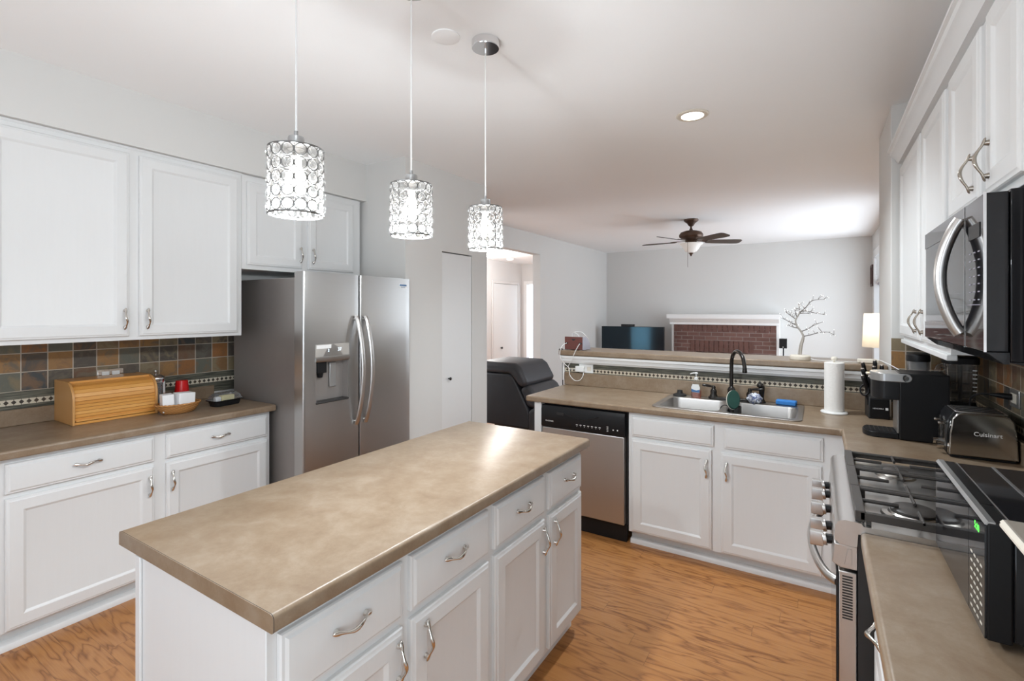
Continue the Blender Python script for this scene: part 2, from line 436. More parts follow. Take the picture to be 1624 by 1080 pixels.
# ------------------------------------------------------------------ mesh helpers
class MB:
    def __init__(s):
        s.v = []; s.f = []; s.mi = []

    def add(s, vs, fs, m=0):
        k = len(s.v); s.v += [tuple(map(float, q)) for q in vs]
        s.f += [tuple(i + k for i in f) for f in fs]; s.mi += [m] * len(fs); return s

    def box(s, x0, y0, z0, x1, y1, z1, m=0):
        if x0 > x1: x0, x1 = x1, x0
        if y0 > y1: y0, y1 = y1, y0
        if z0 > z1: z0, z1 = z1, z0
        return s.add([(x0, y0, z0), (x1, y0, z0), (x1, y1, z0), (x0, y1, z0), (x0, y0, z1), (x1, y0, z1), (x1, y1, z1), (x0, y1, z1)],
                     [(0, 3, 2, 1), (4, 5, 6, 7), (0, 1, 5, 4), (1, 2, 6, 5), (2, 3, 7, 6), (3, 0, 4, 7)], m)

    def loft(s, rings, cap=True, m=0, closed=False):
        n = len(rings[0]); vs = [p for r in rings for p in r]; fs = []
        R = len(rings)
        for i in range(R if closed else R - 1):
            j = (i + 1) % R
            for k in range(n):
                l = (k + 1) % n
                fs.append((i * n + k, i * n + l, j * n + l, j * n + k))
        if cap and not closed:
            fs.append(tuple(reversed(range(n)))); fs.append(tuple((R - 1) * n + k for k in range(n)))
        return s.add(vs, fs, m)

    def cyl(s, a, b, r0, r1=None, n=24, m=0):
        a = Vector(a); b = Vector(b); r1 = r0 if r1 is None else r1
        d = (b - a).normalized(); u = d.orthogonal().normalized(); w = d.cross(u)
        ring = lambda c, r: [c + (u * math.cos(2 * PI * k / n) + w * math.sin(2 * PI * k / n)) * r for k in range(n)]
        return s.loft([ring(a, r0), ring(b, r1)], True, m)

    def tube(s, pts, r, n=10, m=0, closed=False, up=None):
        """swept tube; r a number, a list, or a list of (side, up) half-axes with an up vector"""
        P = [Vector(p) for p in pts]; K = len(P); rings = []
        T = []
        for i in range(K):
            if closed: d = P[(i + 1) % K] - P[i - 1]
            else: d = P[min(i + 1, K - 1)] - P[max(i - 1, 0)]
            T.append(d.normalized())
        u = Vector(up) if up else T[0].orthogonal()
        for i in range(K):
            if up: u = Vector(up)
            u = (u - T[i] * u.dot(T[i])).normalized(); w = T[i].cross(u)
            rr = r[i] if isinstance(r, (list, tuple)) else r
            ra, rb = rr if isinstance(rr, (list, tuple)) else (rr, rr)
            rings.append([P[i] + w * (math.cos(2 * PI * k / n) * ra) + u * (math.sin(2 * PI * k / n) * rb) for k in range(n)])
        return s.loft(rings, True, m, closed)

    def lathe(s, prof, c=(0, 0, 0), n=32, m=0, cap=True):
        return s.loft([[(c[0] + r * math.cos(2 * PI * k / n), c[1] + r * math.sin(2 * PI * k / n), c[2] + z) for k in range(n)] for r, z in prof], cap, m)

    def prism(s, poly, plane, a, b, m=0):
        f = {'xy': lambda p, t: (p[0], p[1], t), 'xz': lambda p, t: (p[0], t, p[1]), 'yz': lambda p, t: (t, p[0], p[1])}[plane]
        return s.loft([[f(p, a) for p in poly], [f(p, b) for p in poly]], True, m)

    def quadric(s, c, r, e1=0.5, e2=0.5, nu=28, nv=16, m=0):
        g = lambda q, e: math.copysign(abs(q) ** e, q)
        rings = []
        for i in range(nv + 1):
            ph = -PI / 2 + PI * (0.02 + 0.96 * i / nv)
            rings.append([(c[0] + r[0] * g(math.cos(ph), e1) * g(math.cos(2 * PI * k / nu), e2), c[1] + r[1] * g(math.cos(ph), e1) * g(math.sin(2 * PI * k / nu), e2),
                           c[2] + r[2] * g(math.sin(ph), e1)) for k in range(nu)])
        return s.loft(rings, True, m)

    def panel(s, x0, z0, w, h, prof, y=0.0, m=0):
        """door or drawer front: rectangle rings of (inset, outward depth); the front looks to -y"""
        rings = [[(x0 + i, y - d, z0 + i), (x0 + w - i, y - d, z0 + i), (x0 + w - i, y - d, z0 + h - i), (x0 + i, y - d, z0 + h - i)] for i, d in prof]
        return s.loft(rings, True, m)

    def xf(s, mat, k=0):
        s.v[k:] = [tuple(mat @ Vector(p)) for p in s.v[k:]]; return s

    def here(s):
        return len(s.v)


MAT = {}


def mesh_of(name, mb, mats, smooth=35):
    me = bpy.data.meshes.new(name)
    me.from_pydata(mb.v, [], mb.f)
    for mm in (mats if isinstance(mats, (list, tuple)) else [mats]): me.materials.append(mm)
    me.polygons.foreach_set('material_index', mb.mi)
    bm = bmesh.new(); bm.from_mesh(me)
    bmesh.ops.recalc_face_normals(bm, faces=bm.faces); bm.to_mesh(me); bm.free()
    if smooth:
        me.polygons.foreach_set('use_smooth', [True] * len(me.polygons))
        me.set_sharp_from_angle(angle=math.radians(smooth))
    me.update()
    return me


def bevel(o, w, seg=2, ang=40):
    b = o.modifiers.new('bevel', 'BEVEL'); b.width = w; b.segments = seg; b.limit_method = 'ANGLE'; b.angle_limit = math.radians(ang)
    return o


def place(o, parent, world):
    COL.objects.link(o)
    pm = MAT[parent.name] if parent else Matrix()
    if parent: o.parent = parent
    if world and parent and o.type == 'MESH': o.data.transform(pm.inverted())
    MAT[o.name] = pm.copy()
    return o


def part(name, mb, mats, parent, world=True, bev=0, seg=2, smooth=35, label=None):
    """one mesh; a child of PARENT, its points given in the world (or in the thing's own frame)"""
    o = bpy.data.objects.new(name, mesh_of(name, mb, mats, smooth))
    place(o, parent, world)
    if bev: bevel(o, bev, seg)
    if label: o['label'] = label
    return o


def tag(o, label, cat, group=None):
    o['label'] = label; o['category'] = cat
    if group: o['group'] = group
    return o


def thing(name, label, cat, loc=(0, 0, 0), rz=0.0, group=None):
    o = bpy.data.objects.new(name, None); COL.objects.link(o); o.empty_display_size = 0.05
    o.location = loc; o.rotation_euler = (0, 0, rz)
    MAT[o.name] = Matrix.Translation(loc) @ Matrix.Rotation(rz, 4, 'Z')
    return tag(o, label, cat, group)


def solo(name, mb, mats, label, cat, group=None, bev=0, seg=2, smooth=35):
    """a thing that is one mesh: its origin at the middle of its base"""
    xs = [p[0] for p in mb.v]; ys = [p[1] for p in mb.v]; zs = [p[2] for p in mb.v]
    c = Vector(((min(xs) + max(xs)) / 2, (min(ys) + max(ys)) / 2, min(zs)))
    mb.v = [tuple(Vector(p) - c) for p in mb.v]
    o = part(name, mb, mats, None, False, bev, seg, smooth)
    o.location = c; MAT[o.name] = Matrix.Translation(c)
    return tag(o, label, cat, group)


def struct(name, mb, mats, parent=None, bev=0, smooth=35, seg=2):
    o = part(name, mb, mats, parent, True, bev, seg, smooth)
    if not parent: o['kind'] = 'structure'
    return o


def copy_tree(o, parent=None):
    c = o.copy(); COL.objects.link(c)
    if parent: c.parent = parent
    for ch in list(o.children): copy_tree(ch, c)
    return c


def boolean(o, cutter_mb):
    """cut CUTTER out of o's mesh (both in o's own frame)"""
    c = bpy.data.objects.new('cutter', mesh_of('cutter', cutter_mb, M_WHITE, 0)); COL.objects.link(c)
    tmp = bpy.data.objects.new('tmp', o.data); COL.objects.link(tmp)
    b = tmp.modifiers.new('b', 'BOOLEAN'); b.operation = 'DIFFERENCE'; b.object = c; b.solver = 'EXACT'
    dg = bpy.context.evaluated_depsgraph_get()
    me = bpy.data.meshes.new_from_object(tmp.evaluated_get(dg)); me.name = o.name
    old = o.data; o.data = me
    bpy.data.objects.remove(tmp); bpy.data.objects.remove(c); bpy.data.meshes.remove(old)
    return o


def text(name, body, size, m, parent, loc, rot, ext=0.0006, world=True, align='CENTER', sx=1.0):
    cu = bpy.data.curves.new(name, 'FONT'); cu.body = body; cu.size = size; cu.extrude = ext; cu.align_x = align; cu.align_y = 'CENTER'
    t = bpy.data.objects.new('tmp', cu); COL.objects.link(t)
    dg = bpy.context.evaluated_depsgraph_get()
    me = bpy.data.meshes.new_from_object(t.evaluated_get(dg)); me.name = name
    bpy.data.objects.remove(t); bpy.data.curves.remove(cu)
    me.transform(Matrix.Translation(loc) @ rot.to_4x4() @ Matrix.Diagonal((sx, 1, 1, 1)))
    me.materials.clear(); me.materials.append(m)
    o = bpy.data.objects.new(name, me); place(o, parent, world); return o


R_NEGY = Matrix.Rotation(PI / 2, 4, 'X')                                   # lettering that faces -y
R_NEGX = Matrix.Rotation(-PI / 2, 4, 'Z') @ R_NEGY                         # faces -x
R_POSX = Matrix.Rotation(PI / 2, 4, 'Z') @ R_NEGY                          # faces +x


def spline(pts, n=8):
    """Catmull-Rom through the points"""
    P = [Vector(p) for p in pts]; out = []
    for i in range(len(P) - 1):
        a = P[max(i - 1, 0)]; b = P[i]; c = P[i + 1]; d = P[min(i + 2, len(P) - 1)]
        for k in range(n):
            t = k / n
            out.append(0.5 * ((2 * b) + (c - a) * t + (2 * a - 5 * b + 4 * c - d) * t * t + (3 * b - a - 3 * c + d) * t ** 3))
    out.append(P[-1]); return out


def rrect(cx, cy, w, h, r, n=5):
    pts = []
    for sx, sy, a0 in ((1, -1, -PI / 2), (1, 1, 0), (-1, 1, PI / 2), (-1, -1, PI)):
        for k in range(n + 1):
            a = a0 + PI / 2 * k / n
            pts.append((cx + sx * (w / 2 - r) + r * math.cos(a), cy + sy * (h / 2 - r) + r * math.sin(a)))
    return pts


# ------------------------------------------------------------------ the setting
XL, XR, YB = -3.72, 0.72, 9.85
ZC = 2.743
struct('floor', MB().box(-7.0, -2.45, -0.08, 0.95, 11.5, 0.0), M_FLOOR)
struct('ceiling', MB().box(-7.0, -2.45, ZC, 0.95, 11.5, ZC + 0.1), M_CEIL)
struct('wall_left', MB().box(XL - 0.12, -2.3, 0, XL, 2.83, ZC), M_WALL)
struct('wall_soffit', MB().box(XL, -2.3, 2.44, -3.188, 2.83, ZC), M_WALL)
# closet block beside the fridge, with a recess for its folding door
blk = struct('wall_closet', MB().box(XL - 0.12, 2.83, 0, -2.75, 3.945, ZC), M_WALL)
boolean(blk, MB().box(-2.81, 3.272, -0.1, -2.70, 3.706, 2.048))
# living room wall with the hall opening
w = MB().box(-3.94, 3.945, 0, -3.80, 4.66, ZC).box(-3.94, 6.95, 0, -3.80, YB, ZC).box(-3.94, 4.66, 2.435, -3.80, 6.95, ZC)
struct('wall_living', w, M_WALL)
struct('wall_back', MB().box(-3.94, YB, 0, XR + 0.14, YB + 0.12, ZC), M_WALL)
# right wall with the living room window opening
WY0, WY1, WZ0, WZ1 = 6.35, 9.42, 0.30, 2.40
w = MB().box(XR, -2.3, 0, XR + 0.14, WY0, ZC).box(XR, WY1, 0, XR + 0.14, YB, ZC).box(XR, WY0, 0, XR + 0.14, WY1, WZ0).box(XR, WY0, WZ1, XR + 0.14, WY1, ZC)
struct('wall_right', w, M_WALL)
struct('wall_stub', MB().box(0.355, 3.635, 0, XR, 4.31, ZC), M_WALL, bev=0.004)
# wall behind the photographer with an unseen opening added and sized for its light
w = MB().box(XL - 0.12, -2.42, 0, -2.05, -2.3, ZC).box(-0.55, -2.42, 0, XR + 0.14, -2.3, ZC).box(-2.05, -2.42, 2.35, -0.55, -2.3, ZC)
struct('wall_behind_camera', w, M_WALL)
# hall beyond the opening
struct('wall_hall', MB().box(-6.77, 4.5, 0, -6.65, 11.3, ZC), M_WALLB)
w = MB().box(-6.77, 11.15, 0, -6.50, 11.27, ZC).box(-5.60, 11.15, 0, -3.94, 11.27, ZC).box(-6.50, 11.15, 2.22, -5.60, 11.27, ZC)
struct('wall_hall_end', w, M_WALLB)
struct('wall_hall_near', MB().box(-6.77, 4.4, 0, -5.05, 4.5, ZC).box(-4.02, 4.4, 0, -3.94, 4.5, ZC).box(-5.05, 4.4, 0, -4.02, 4.5, 0.25).box(-5.05, 4.4, 2.25, -4.02, 4.5, ZC), M_WALLB)
wn = struct('added_window', MB().box(-5.05, 4.43, 0.25, -5.0, 4.48, 2.25).box(-4.07, 4.43, 0.25, -4.02, 4.48, 2.25).box(-5.0, 4.43, 1.20, -4.07, 4.48, 1.26).box(-4.56, 4.43, 0.25, -4.51, 4.48, 2.25), M_TRIM)  # unseen window, added to give the television its blue reflection
part('pane', MB().box(-5.0, 4.450, 0.25, -4.07, 4.455, 2.25), M_GLASS, wn)
# bar half wall behind the sink
struct('wall_bar', MB().box(-1.835, 3.80, 0, 0.355, 3.93, 1.158), M_TRIM)

# living room window: frame, rail, pane, blind
wn = thing('window_1', 'tall white framed living room window behind the end of the wall stub', 'window', (XR, (WY0 + WY1) / 2, WZ0))
wn['kind'] = 'structure'; del wn['category']
f = MB()
f.box(XR - 0.012, WY0 - 0.06, WZ0 - 0.06, XR + 0.13, WY0 + 0.05, WZ1 + 0.06).box(XR - 0.012, WY1 - 0.05, WZ0 - 0.06, XR + 0.13, WY1 + 0.06, WZ1 + 0.06)
f.box(XR - 0.012, WY0, WZ1 - 0.05, XR + 0.13, WY1, WZ1 + 0.06).box(XR - 0.012, WY0, WZ0 - 0.06, XR + 0.13, WY1, WZ0 + 0.05)
for yy in (WY0 + 1.0, WY0 + 2.05): f.box(XR + 0.03, yy - 0.03, WZ0, XR + 0.11, yy + 0.03, WZ1)
part('window_frame', f, M_TRIM, wn)
part('rail', MB().box(XR + 0.035, WY0, 1.93, XR + 0.10, WY1, 1.99), M_GREYP, wn)
part('pane', MB().box(XR + 0.085, WY0, WZ0, XR + 0.09, WY1, WZ1), M_GLASS, wn)
bl = MB()
for k in range(15):
    zz = WZ1 - 0.06 - 0.026 * k
    bl.add([(XR + 0.005, WY0 + 0.06, zz), (XR + 0.005, WY1 - 0.06, zz), (XR + 0.03, WY1 - 0.06, zz - 0.014), (XR + 0.03, WY0 + 0.06, zz - 0.014)], [(0, 1, 2, 3)])
part('blind', bl, M_WHITE, wn)

# closet folding door leaf
d = struct('door_1', MB().box(-2.785, 3.278, 0.012, -2.757, 3.700, 2.038), M_DOORW, bev=0.002)
part('door_knob', MB().cyl((-2.757, 3.366, 0.942), (-2.742, 3.366, 0.942), 0.006, n=12).quadric((-2.733, 3.366, 0.942), (0.010, 0.014, 0.014), 1, 1, 16, 10), M_BRONZE, d)
# hall closet door and hall end door
d = struct('door_2', MB().box(-6.65, 9.80, 0.01, -6.628, 10.90, 2.185), M_DOORW, bev=0.003)
part('door_knob', MB().cyl((-6.63, 10.10, 0.62), (-6.60, 10.10, 0.62), 0.012, n=12).quadric((-6.588, 10.10, 0.62), (0.018, 0.028, 0.028), 1, 1, 16, 10), M_BRONZE, d)
struct('trim_1', MB().box(-6.645, 9.72, 0, -6.615, 9.79, 2.26).box(-6.645, 10.91, 0, -6.615, 10.98, 2.26).box(-6.645, 9.79, 2.195, -6.615, 10.91, 2.26), M_WALLB, bev=0.004)
struct('trim_2', MB().box(-6.58, 11.12, 0, -6.49, 11.148, 2.30).box(-5.61, 11.12, 0, -5.52, 11.148, 2.30).box(-6.49, 11.12, 2.21, -5.61, 11.148, 2.30), M_TRIM, bev=0.004)
d = struct('door_3', MB().box(-6.20, 11.17, 0.01, -5.62, 11.205, 2.20), M_TRIM, bev=0.003)
part('door_knob', MB().quadric((-6.14, 11.15, 1.0), (0.028, 0.02, 0.028), 1, 1, 16, 10), M_BRONZE, d)
# crown trim below the bar ledge, baseboards in the living room
prof = [(3.80, 1.158), (3.80, 1.096), (3.772, 1.096), (3.768, 1.106), (3.761, 1.112), (3.758, 1.134), (3.752, 1.140), (3.750, 1.158)]
struct('trim_3', MB().prism(prof, 'yz', -1.862, 0.350), M_TRIM)
struct('trim_4', MB().box(-1.850, 3.778, 0.95, -1.8365, 3.93, 1.158), M_TRIM)
struct('baseboard_back', MB().box(-3.79, YB - 0.014, 0, XR - 0.01, YB - 0.001, 0.09), M_TRIM)
struct('baseboard_living', MB().box(-3.799, 6.96, 0, -3.786, YB - 0.02, 0.09), M_TRIM)
# slate splashback on the three walls
struct('wall_splash_left', MB().box(XL, 0.2, 0.955, XL + 0.009, 2.20, 1.40), M_SPL_Y)
struct('wall_splash_right', MB().box(XR - 0.009, 0.2, 0.955, XR, 3.634, 1.40), M_SPL_Y)
struct('wall_splash_stub', MB().box(0.356, 3.626, 0.955, XR - 0.009, 3.634, 1.376), M_SPL_X)
struct('wall_splash_bar', MB().box(-1.835, 3.792, 0.955, 0.354, 3.7995, 1.098), M_SPL_X)

# round blank plate and smoke alarm on the ceilings
solo('ceiling_cover_plate', MB().lathe([(0.062, ZC - 0.0005), (0.062, ZC - 0.004), (0.056, ZC - 0.007)], (-1.394, 1.685, 0)), M_CEIL, 'round blank ceiling plate painted over beside the nearest pendant cords', 'cover plate')
a = thing('smoke_alarm', 'round white smoke alarm on the ceiling of the hall seen through the opening', 'smoke alarm', (-6.11, 9.71, ZC))
part('housing', MB().lathe([(0.085, -0.0005), (0.085, -0.022), (0.075, -0.040)], (-6.11, 9.71, ZC), 28), M_WHITE, a)
part('vent_ring', MB().lathe([(0.060, -0.0405), (0.060, -0.052), (0.050, -0.056)], (-6.11, 9.71, ZC), 28), M_WHITE, a)


# ------------------------------------------------------------------ cabinets
DOOR_P = [(0.0, 0.0), (0.0, 0.011), (0.003, 0.015), (0.008, 0.016), (0.014, 0.020), (0.058, 0.020), (0.062, 0.018), (0.068, 0.0125), (0.071, 0.0115)]
DRAW_P = [(0.0, 0.0), (0.0, 0.010), (0.003, 0.014), (0.009, 0.015), (0.016, 0.020), (0.020, 0.0205)]


def handle_mb(L=0.118):
    """bow pull: leaf ends on two posts, a bowed twisted grip; lies along x, stands out to -y"""
    m = MB(); h = L / 2
    xs = [-h, -h * 0.92, -h * 0.78, -h * 0.62, -h * 0.42, -h * 0.2, 0, h * 0.2, h * 0.42, h * 0.62, h * 0.78, h * 0.92, h]
    ys = [-0.0075, -0.0095, -0.0120, -0.0160, -0.0230, -0.0285, -0.0300, -0.0285, -0.0230, -0.0160, -0.0120, -0.0095, -0.0075]
    zs = [0.0015, 0.002, 0.001, -0.0005, -0.003, -0.004, -0.0015, 0.002, 0.003, 0.0018, 0.0, -0.002, -0.002]
    rs = [(0.0015, 0.0015), (0.0056, 0.0032), (0.0068, 0.0038), (0.0050, 0.0034), (0.0040, 0.0036), (0.0058, 0.0046), (0.0066, 0.0052), (0.0058, 0.0046), (0.0040, 0.0036),
          (0.0050, 0.0034), (0.0068, 0.0038), (0.0056, 0.0032), (0.0015, 0.0015)]
    P = spline(list(zip(xs, ys, zs)), 3); R = spline([(a, b, 0) for a, b in rs], 3)
    m.tube(P, [(q[0], q[1]) for q in R], 12, up=(0, 1, 0))
    for sx in (-1, 1): m.cyl((sx * h * 0.76, 0.0, 0.0), (sx * h * 0.76, -0.011, 0.0), 0.0085, 0.0058, 14)
    return m


HANDLE = {}


def add_handle(front, x, z, vertical, mat, y=-0.020):
    key = (vertical, mat.name)
    if key not in HANDLE:
        mb = handle_mb()
        if vertical: mb.xf(Matrix.Rotation(PI / 2, 4, 'Y'))
        HANDLE[key] = mesh_of('handle', mb, mat, 60)
    o = bpy.data.objects.new('handle', HANDLE[key]); COL.objects.link(o)
    o.parent = front; o.location = (x, y, z); MAT[o.name] = MAT[front.name].copy()
    return o


def front(cab, kind, x0, x1, z0, z1, hpos=None, mat=None, vertical=None):
    """a door or drawer of a cabinet in the cabinet's frame; its handle is a sub-part"""
    o = part(kind, MB().panel(x0, z0, x1 - x0, z1 - z0, DOOR_P if kind == 'door' else DRAW_P, -0.0005), M_CAB, cab, False, smooth=25)
    if hpos: add_handle(o, hpos[0], hpos[1], kind == 'door' if vertical is None else vertical, mat or M_CHROME)
    return o


def base_cabinet(name, label, loc, rz, w, d, toe=0.045, z1=0.873, x0=0.0, sd=0.03):
    c = thing(name, label, 'cabinet', loc, rz)
    part('carcass', MB().box(x0, 0, 0.086, w, d, z1), M_CAB, c, False, bev=0.002)
    part('toe_kick', MB().box(x0 + 0.002, toe, 0.0, w - 0.002, d - 0.01, 0.0855), M_CAB, c, False)
    part('shoe_molding', MB().prism([(toe, 0.0), (toe - sd, 0.0), (toe - sd, 0.018), (toe - sd + 0.005, 0.027), (toe - sd + 0.012, 0.030), (toe, 0.030)], 'yz', x0 + 0.003, w - 0.003), M_CAB, c, False)
    return c


# --- run along the left wall (frame face at x = -3.105, doors look to +x; local x runs along +y)
LB = base_cabinet('base_cabinet', 'white base cabinet with two drawers and two doors under the bread box counter', (-3.105, 0.25, 0), PI / 2, 1.678, 0.605, 0.058, sd=0.052)
yo = 0.25
front(LB, 'drawer', 0.671 - yo, 1.255 - yo, 0.712, 0.848, (0.963 - yo, 0.785))
front(LB, 'drawer', 1.313 - yo, 1.906 - yo, 0.712, 0.848, (1.603 - yo, 0.783))
front(LB, 'door', 0.671 - yo, 1.255 - yo, 0.097, 0.690, (1.230 - yo, 0.585))
front(LB, 'door', 1.313 - yo, 1.906 - yo, 0.097, 0.690, (1.340 - yo, 0.585))


def counter_profile(x_wall, x_front, z0=0.874, z1=0.914, r=0.012, n=5):
    sg = 1 if x_front > x_wall else -1
    p = [(x_wall, z0), (x_wall, z1)]
    for k in range(n + 1):
        a = PI / 2 - PI / 2 * k / n; p.append((x_front - sg * r + sg * r * math.cos(a), z1 - r + r * math.sin(a)))
    for k in range(n + 1):
        a = -PI / 2 * k / n; p.append((x_front - sg * r * 0.6 + sg * r * 0.6 * math.cos(a), z0 + r * 0.6 + r * 0.6 * math.sin(a)))
    return p


t = thing('countertop', 'beige laminate countertop with the bread box on it beside the fridge', 'countertop', (-3.39, 1.1, 0.874))
part('worktop', MB().prism(counter_profile(XL + 0.001, -3.06), 'xz', 0.25, 1.945), M_LAM, t, smooth=50)
part('splash_lip', MB().box(XL + 0.010, 0.25, 0.9142, XL + 0.028, 1.875, 1.002), M_LAM, t, bev=0.003)

# --- wall cabinets over the left run (frame face at x = -3.22)
U = thing('wall_cabinet', 'white two-door wall cabinet above the bread box', 'cabinet', (-3.22, 0.30, 1.375), PI / 2)
part('carcass', MB().box(0.0, 0, 0, 1.506, 0.495, 1.062), M_CAB, U, False, bev=0.002)
front(U, 'door', 0.615 - 0.30, 1.181 - 0.30, 0.022, 1.025, (1.158 - 0.30, 0.118))
front(U, 'door', 1.228 - 0.30, 1.778 - 0.30, 0.022, 1.025, (1.265 - 0.30, 0.118))
part('shadow_trim', MB().box(0.0, -0.004, 1.050, 1.506, 0.03, 1.0635), M_CAB, U, False)
U2 = thing('wall_cabinet', 'short white two-door wall cabinet above the fridge', 'cabinet', (-3.22, 1.808, 1.812), PI / 2)
part('carcass', MB().box(0.0, 0, 0, 0.980, 0.495, 0.625), M_CAB, U2, False, bev=0.002)
front(U2, 'door', 1.836 - 1.808, 2.245 - 1.808, 0.030, 0.580, (2.226 - 1.808, 0.128))
front(U2, 'door', 2.296 - 1.808, 2.712 - 1.808, 0.030, 0.580, (2.330 - 1.808, 0.128))

# --- island (frame face at x = -0.985, doors look to +x)
I = base_cabinet('island_cabinet', 'white kitchen island cabinet with drawers and doors along its side', (-0.985, 0.604, 0), PI / 2, 1.596, 0.595, 0.075)
io = 0.604
part('end_panel', MB().box(0.0, 0.0035, 0.0, 0.016, 0.592, 0.0858), M_CAB, I, False)
part('end_stile', MB().box(-0.007, 0.572, 0.0, -0.0002, 0.600, 0.872), M_CAB, I, False, bev=0.002)
for y0, y1, hy, dh in ((0.628, 0.990, 0.808, 0.967), (1.022, 1.405, 1.212, 1.075), (1.442, 1.812, 1.629, 1.792), (1.853, 2.183, 2.036, 1.893)):
    a0 = y0 - io
    front(I, 'drawer', a0, y1 - io, 0.695, 0.850, (hy - io, 0.784))
    front(I, 'door', a0, y1 - io, 0.105, 0.672, (dh - io, 0.590))
t = thing('island_countertop', 'beige stone-look laminate top of the kitchen island', 'countertop', (-1.32, 1.42, 0.874))
pr = counter_profile(-1.690, -0.950)
q = [(-1.690 + 0.010, 0.914), (-1.690 + 0.003, 0.911), (-1.690, 0.904)]
pr = [(-1.690, 0.874)] + list(reversed(q)) + pr[2:]
part('worktop', MB().prism(pr, 'xz', 0.600, 2.235), M_LAM, t, smooth=50)
part('end_cap', MB().prism(pr, 'xz', 0.5975, 0.5995), M_LAM, t, smooth=50)
part('seam_line', MB().prism(pr, 'xz', 0.5992, 0.6003).xf(Matrix.Translation((-1.32, 0, 0.894)) @ Matrix.Diagonal((1.0012, 1, 1.01, 1)) @ Matrix.Translation((1.32, 0, -0.894))), M_LINE, t, smooth=50)

# --- sink run (frame face at y = 3.165, doors look to -y)
S = base_cabinet('sink_cabinet', 'white sink base cabinet with two doors beside the dishwasher', (-1.068, 3.165, 0), 0, 1.190, 0.60, 0.065, sd=0.040)
xo = -1.068
boolean(S.children[0], MB().box(0.11, 0.03, 0.70, 1.02, 0.57, 0.95))
front(S, 'drawer', -1.045 - xo, -0.540 - xo, 0.718, 0.847)
front(S, 'drawer', -0.484 - xo, 0.017 - xo, 0.718, 0.847)
front(S, 'door', -1.045 - xo, -0.552 - xo, 0.098, 0.699, (-0.580 - xo, 0.585))
front(S, 'door', -0.499 - xo, 0.009 - xo, 0.098, 0.692, (-0.468 - xo, 0.585))
solo('end_panel', MB().box(-1.772, 3.15, 0.0, -1.716, 3.79, 0.873), M_CAB, 'narrow white end panel standing beside the dishwasher', 'panel', bev=0.002)

# --- L-shaped countertop round the corner with the sink cut out, and the near piece beyond the range
t = thing('countertop', 'beige laminate corner countertop with the sink let into it', 'countertop', (-0.5, 3.4, 0.874))
poly = [(-1.832, 3.125), (0.098, 3.125), (0.098, 2.455), (XR - 0.010, 2.455), (XR - 0.010, 3.625), (0.3545, 3.625), (0.3545, 3.791), (-1.832, 3.791)]
o = part('worktop', MB().prism(poly, 'xy', 0.874, 0.914), M_LAM, t)
boolean(o, MB().box(-0.905, 3.215, 0.8, -0.110, 3.715, 1.0).xf(MAT[t.name].inverted()))
bevel(o, 0.010, 4, 50)
part('splash_lip', MB().box(-1.832, 3.772, 0.9142, 0.353, 3.791, 1.018).box(0.356, 3.606, 0.9142, XR - 0.030, 3.625, 1.005).box(XR - 0.030, 2.455, 0.9142, XR - 0.010, 3.625, 1.005), M_LAM, t, bev=0.003)
t = thing('countertop', 'beige laminate countertop under the black microwave near the range', 'countertop', (0.41, 1.0, 0.874))
part('worktop', MB().prism(counter_profile(XR - 0.010, 0.098), 'xz', 0.2, 1.699), M_LAM, t, smooth=50)
part('splash_lip', MB().box(XR - 0.030, 0.2, 0.9142, XR - 0.010, 1.699, 1.005), M_LAM, t, bev=0.003)
t = thing('bar_ledge', 'raised beige laminate bar ledge behind the kitchen sink', 'bar ledge', (-0.75, 3.95, 1.160))
part('ledge_top', MB().box(-1.876, 3.748, 1.160, 0.3535, 4.165, 1.203), M_LAM, t, bev=0.009, seg=3)

# --- base cabinets on the right wall (frame face at x = 0.145, doors look to -x; local x runs along -y)
B = base_cabinet('base_cabinet', 'white base cabinet under the countertop of the black microwave', (0.145, 1.680, 0), -PI / 2, 1.40, 0.56, 0.06)
front(B, 'drawer', 0.03, 0.46, 0.715, 0.848, (0.245, 0.775))
front(B, 'door', 0.03, 0.46, 0.098, 0.690, (0.43, 0.59))
front(B, 'drawer', 0.50, 0.93, 0.715, 0.848, (0.72, 0.775))
front(B, 'door', 0.50, 0.93, 0.098, 0.690, (0.88, 0.59))
B = thing('corner_cabinet', 'white corner base cabinet between the range and the sink cabinet', 'cabinet', (0.40, 2.8, 0))
part('carcass', MB().box(0.145, 2.458, 0.0, XR - 0.002, 3.62, 0.873), M_CAB, B, bev=0.002)

# --- wall cabinets on the right wall (door faces at x = 0.390)
def right_upper(name, label, y1, y0, z0, z1, doors):
    c = thing(name, label, 'cabinet', (0.410, y1, z0), -PI / 2)
    part('carcass', MB().box(0, 0, 0, y1 - y0, XR - 0.412, z1 - z0), M_CAB, c, False, bev=0.002)
    for a, b, hy in doors:
        front(c, 'door', y1 - a, y1 - b, 0.022, z1 - z0 - 0.02, (y1 - hy, 0.112), M_PEWTER)
    return c


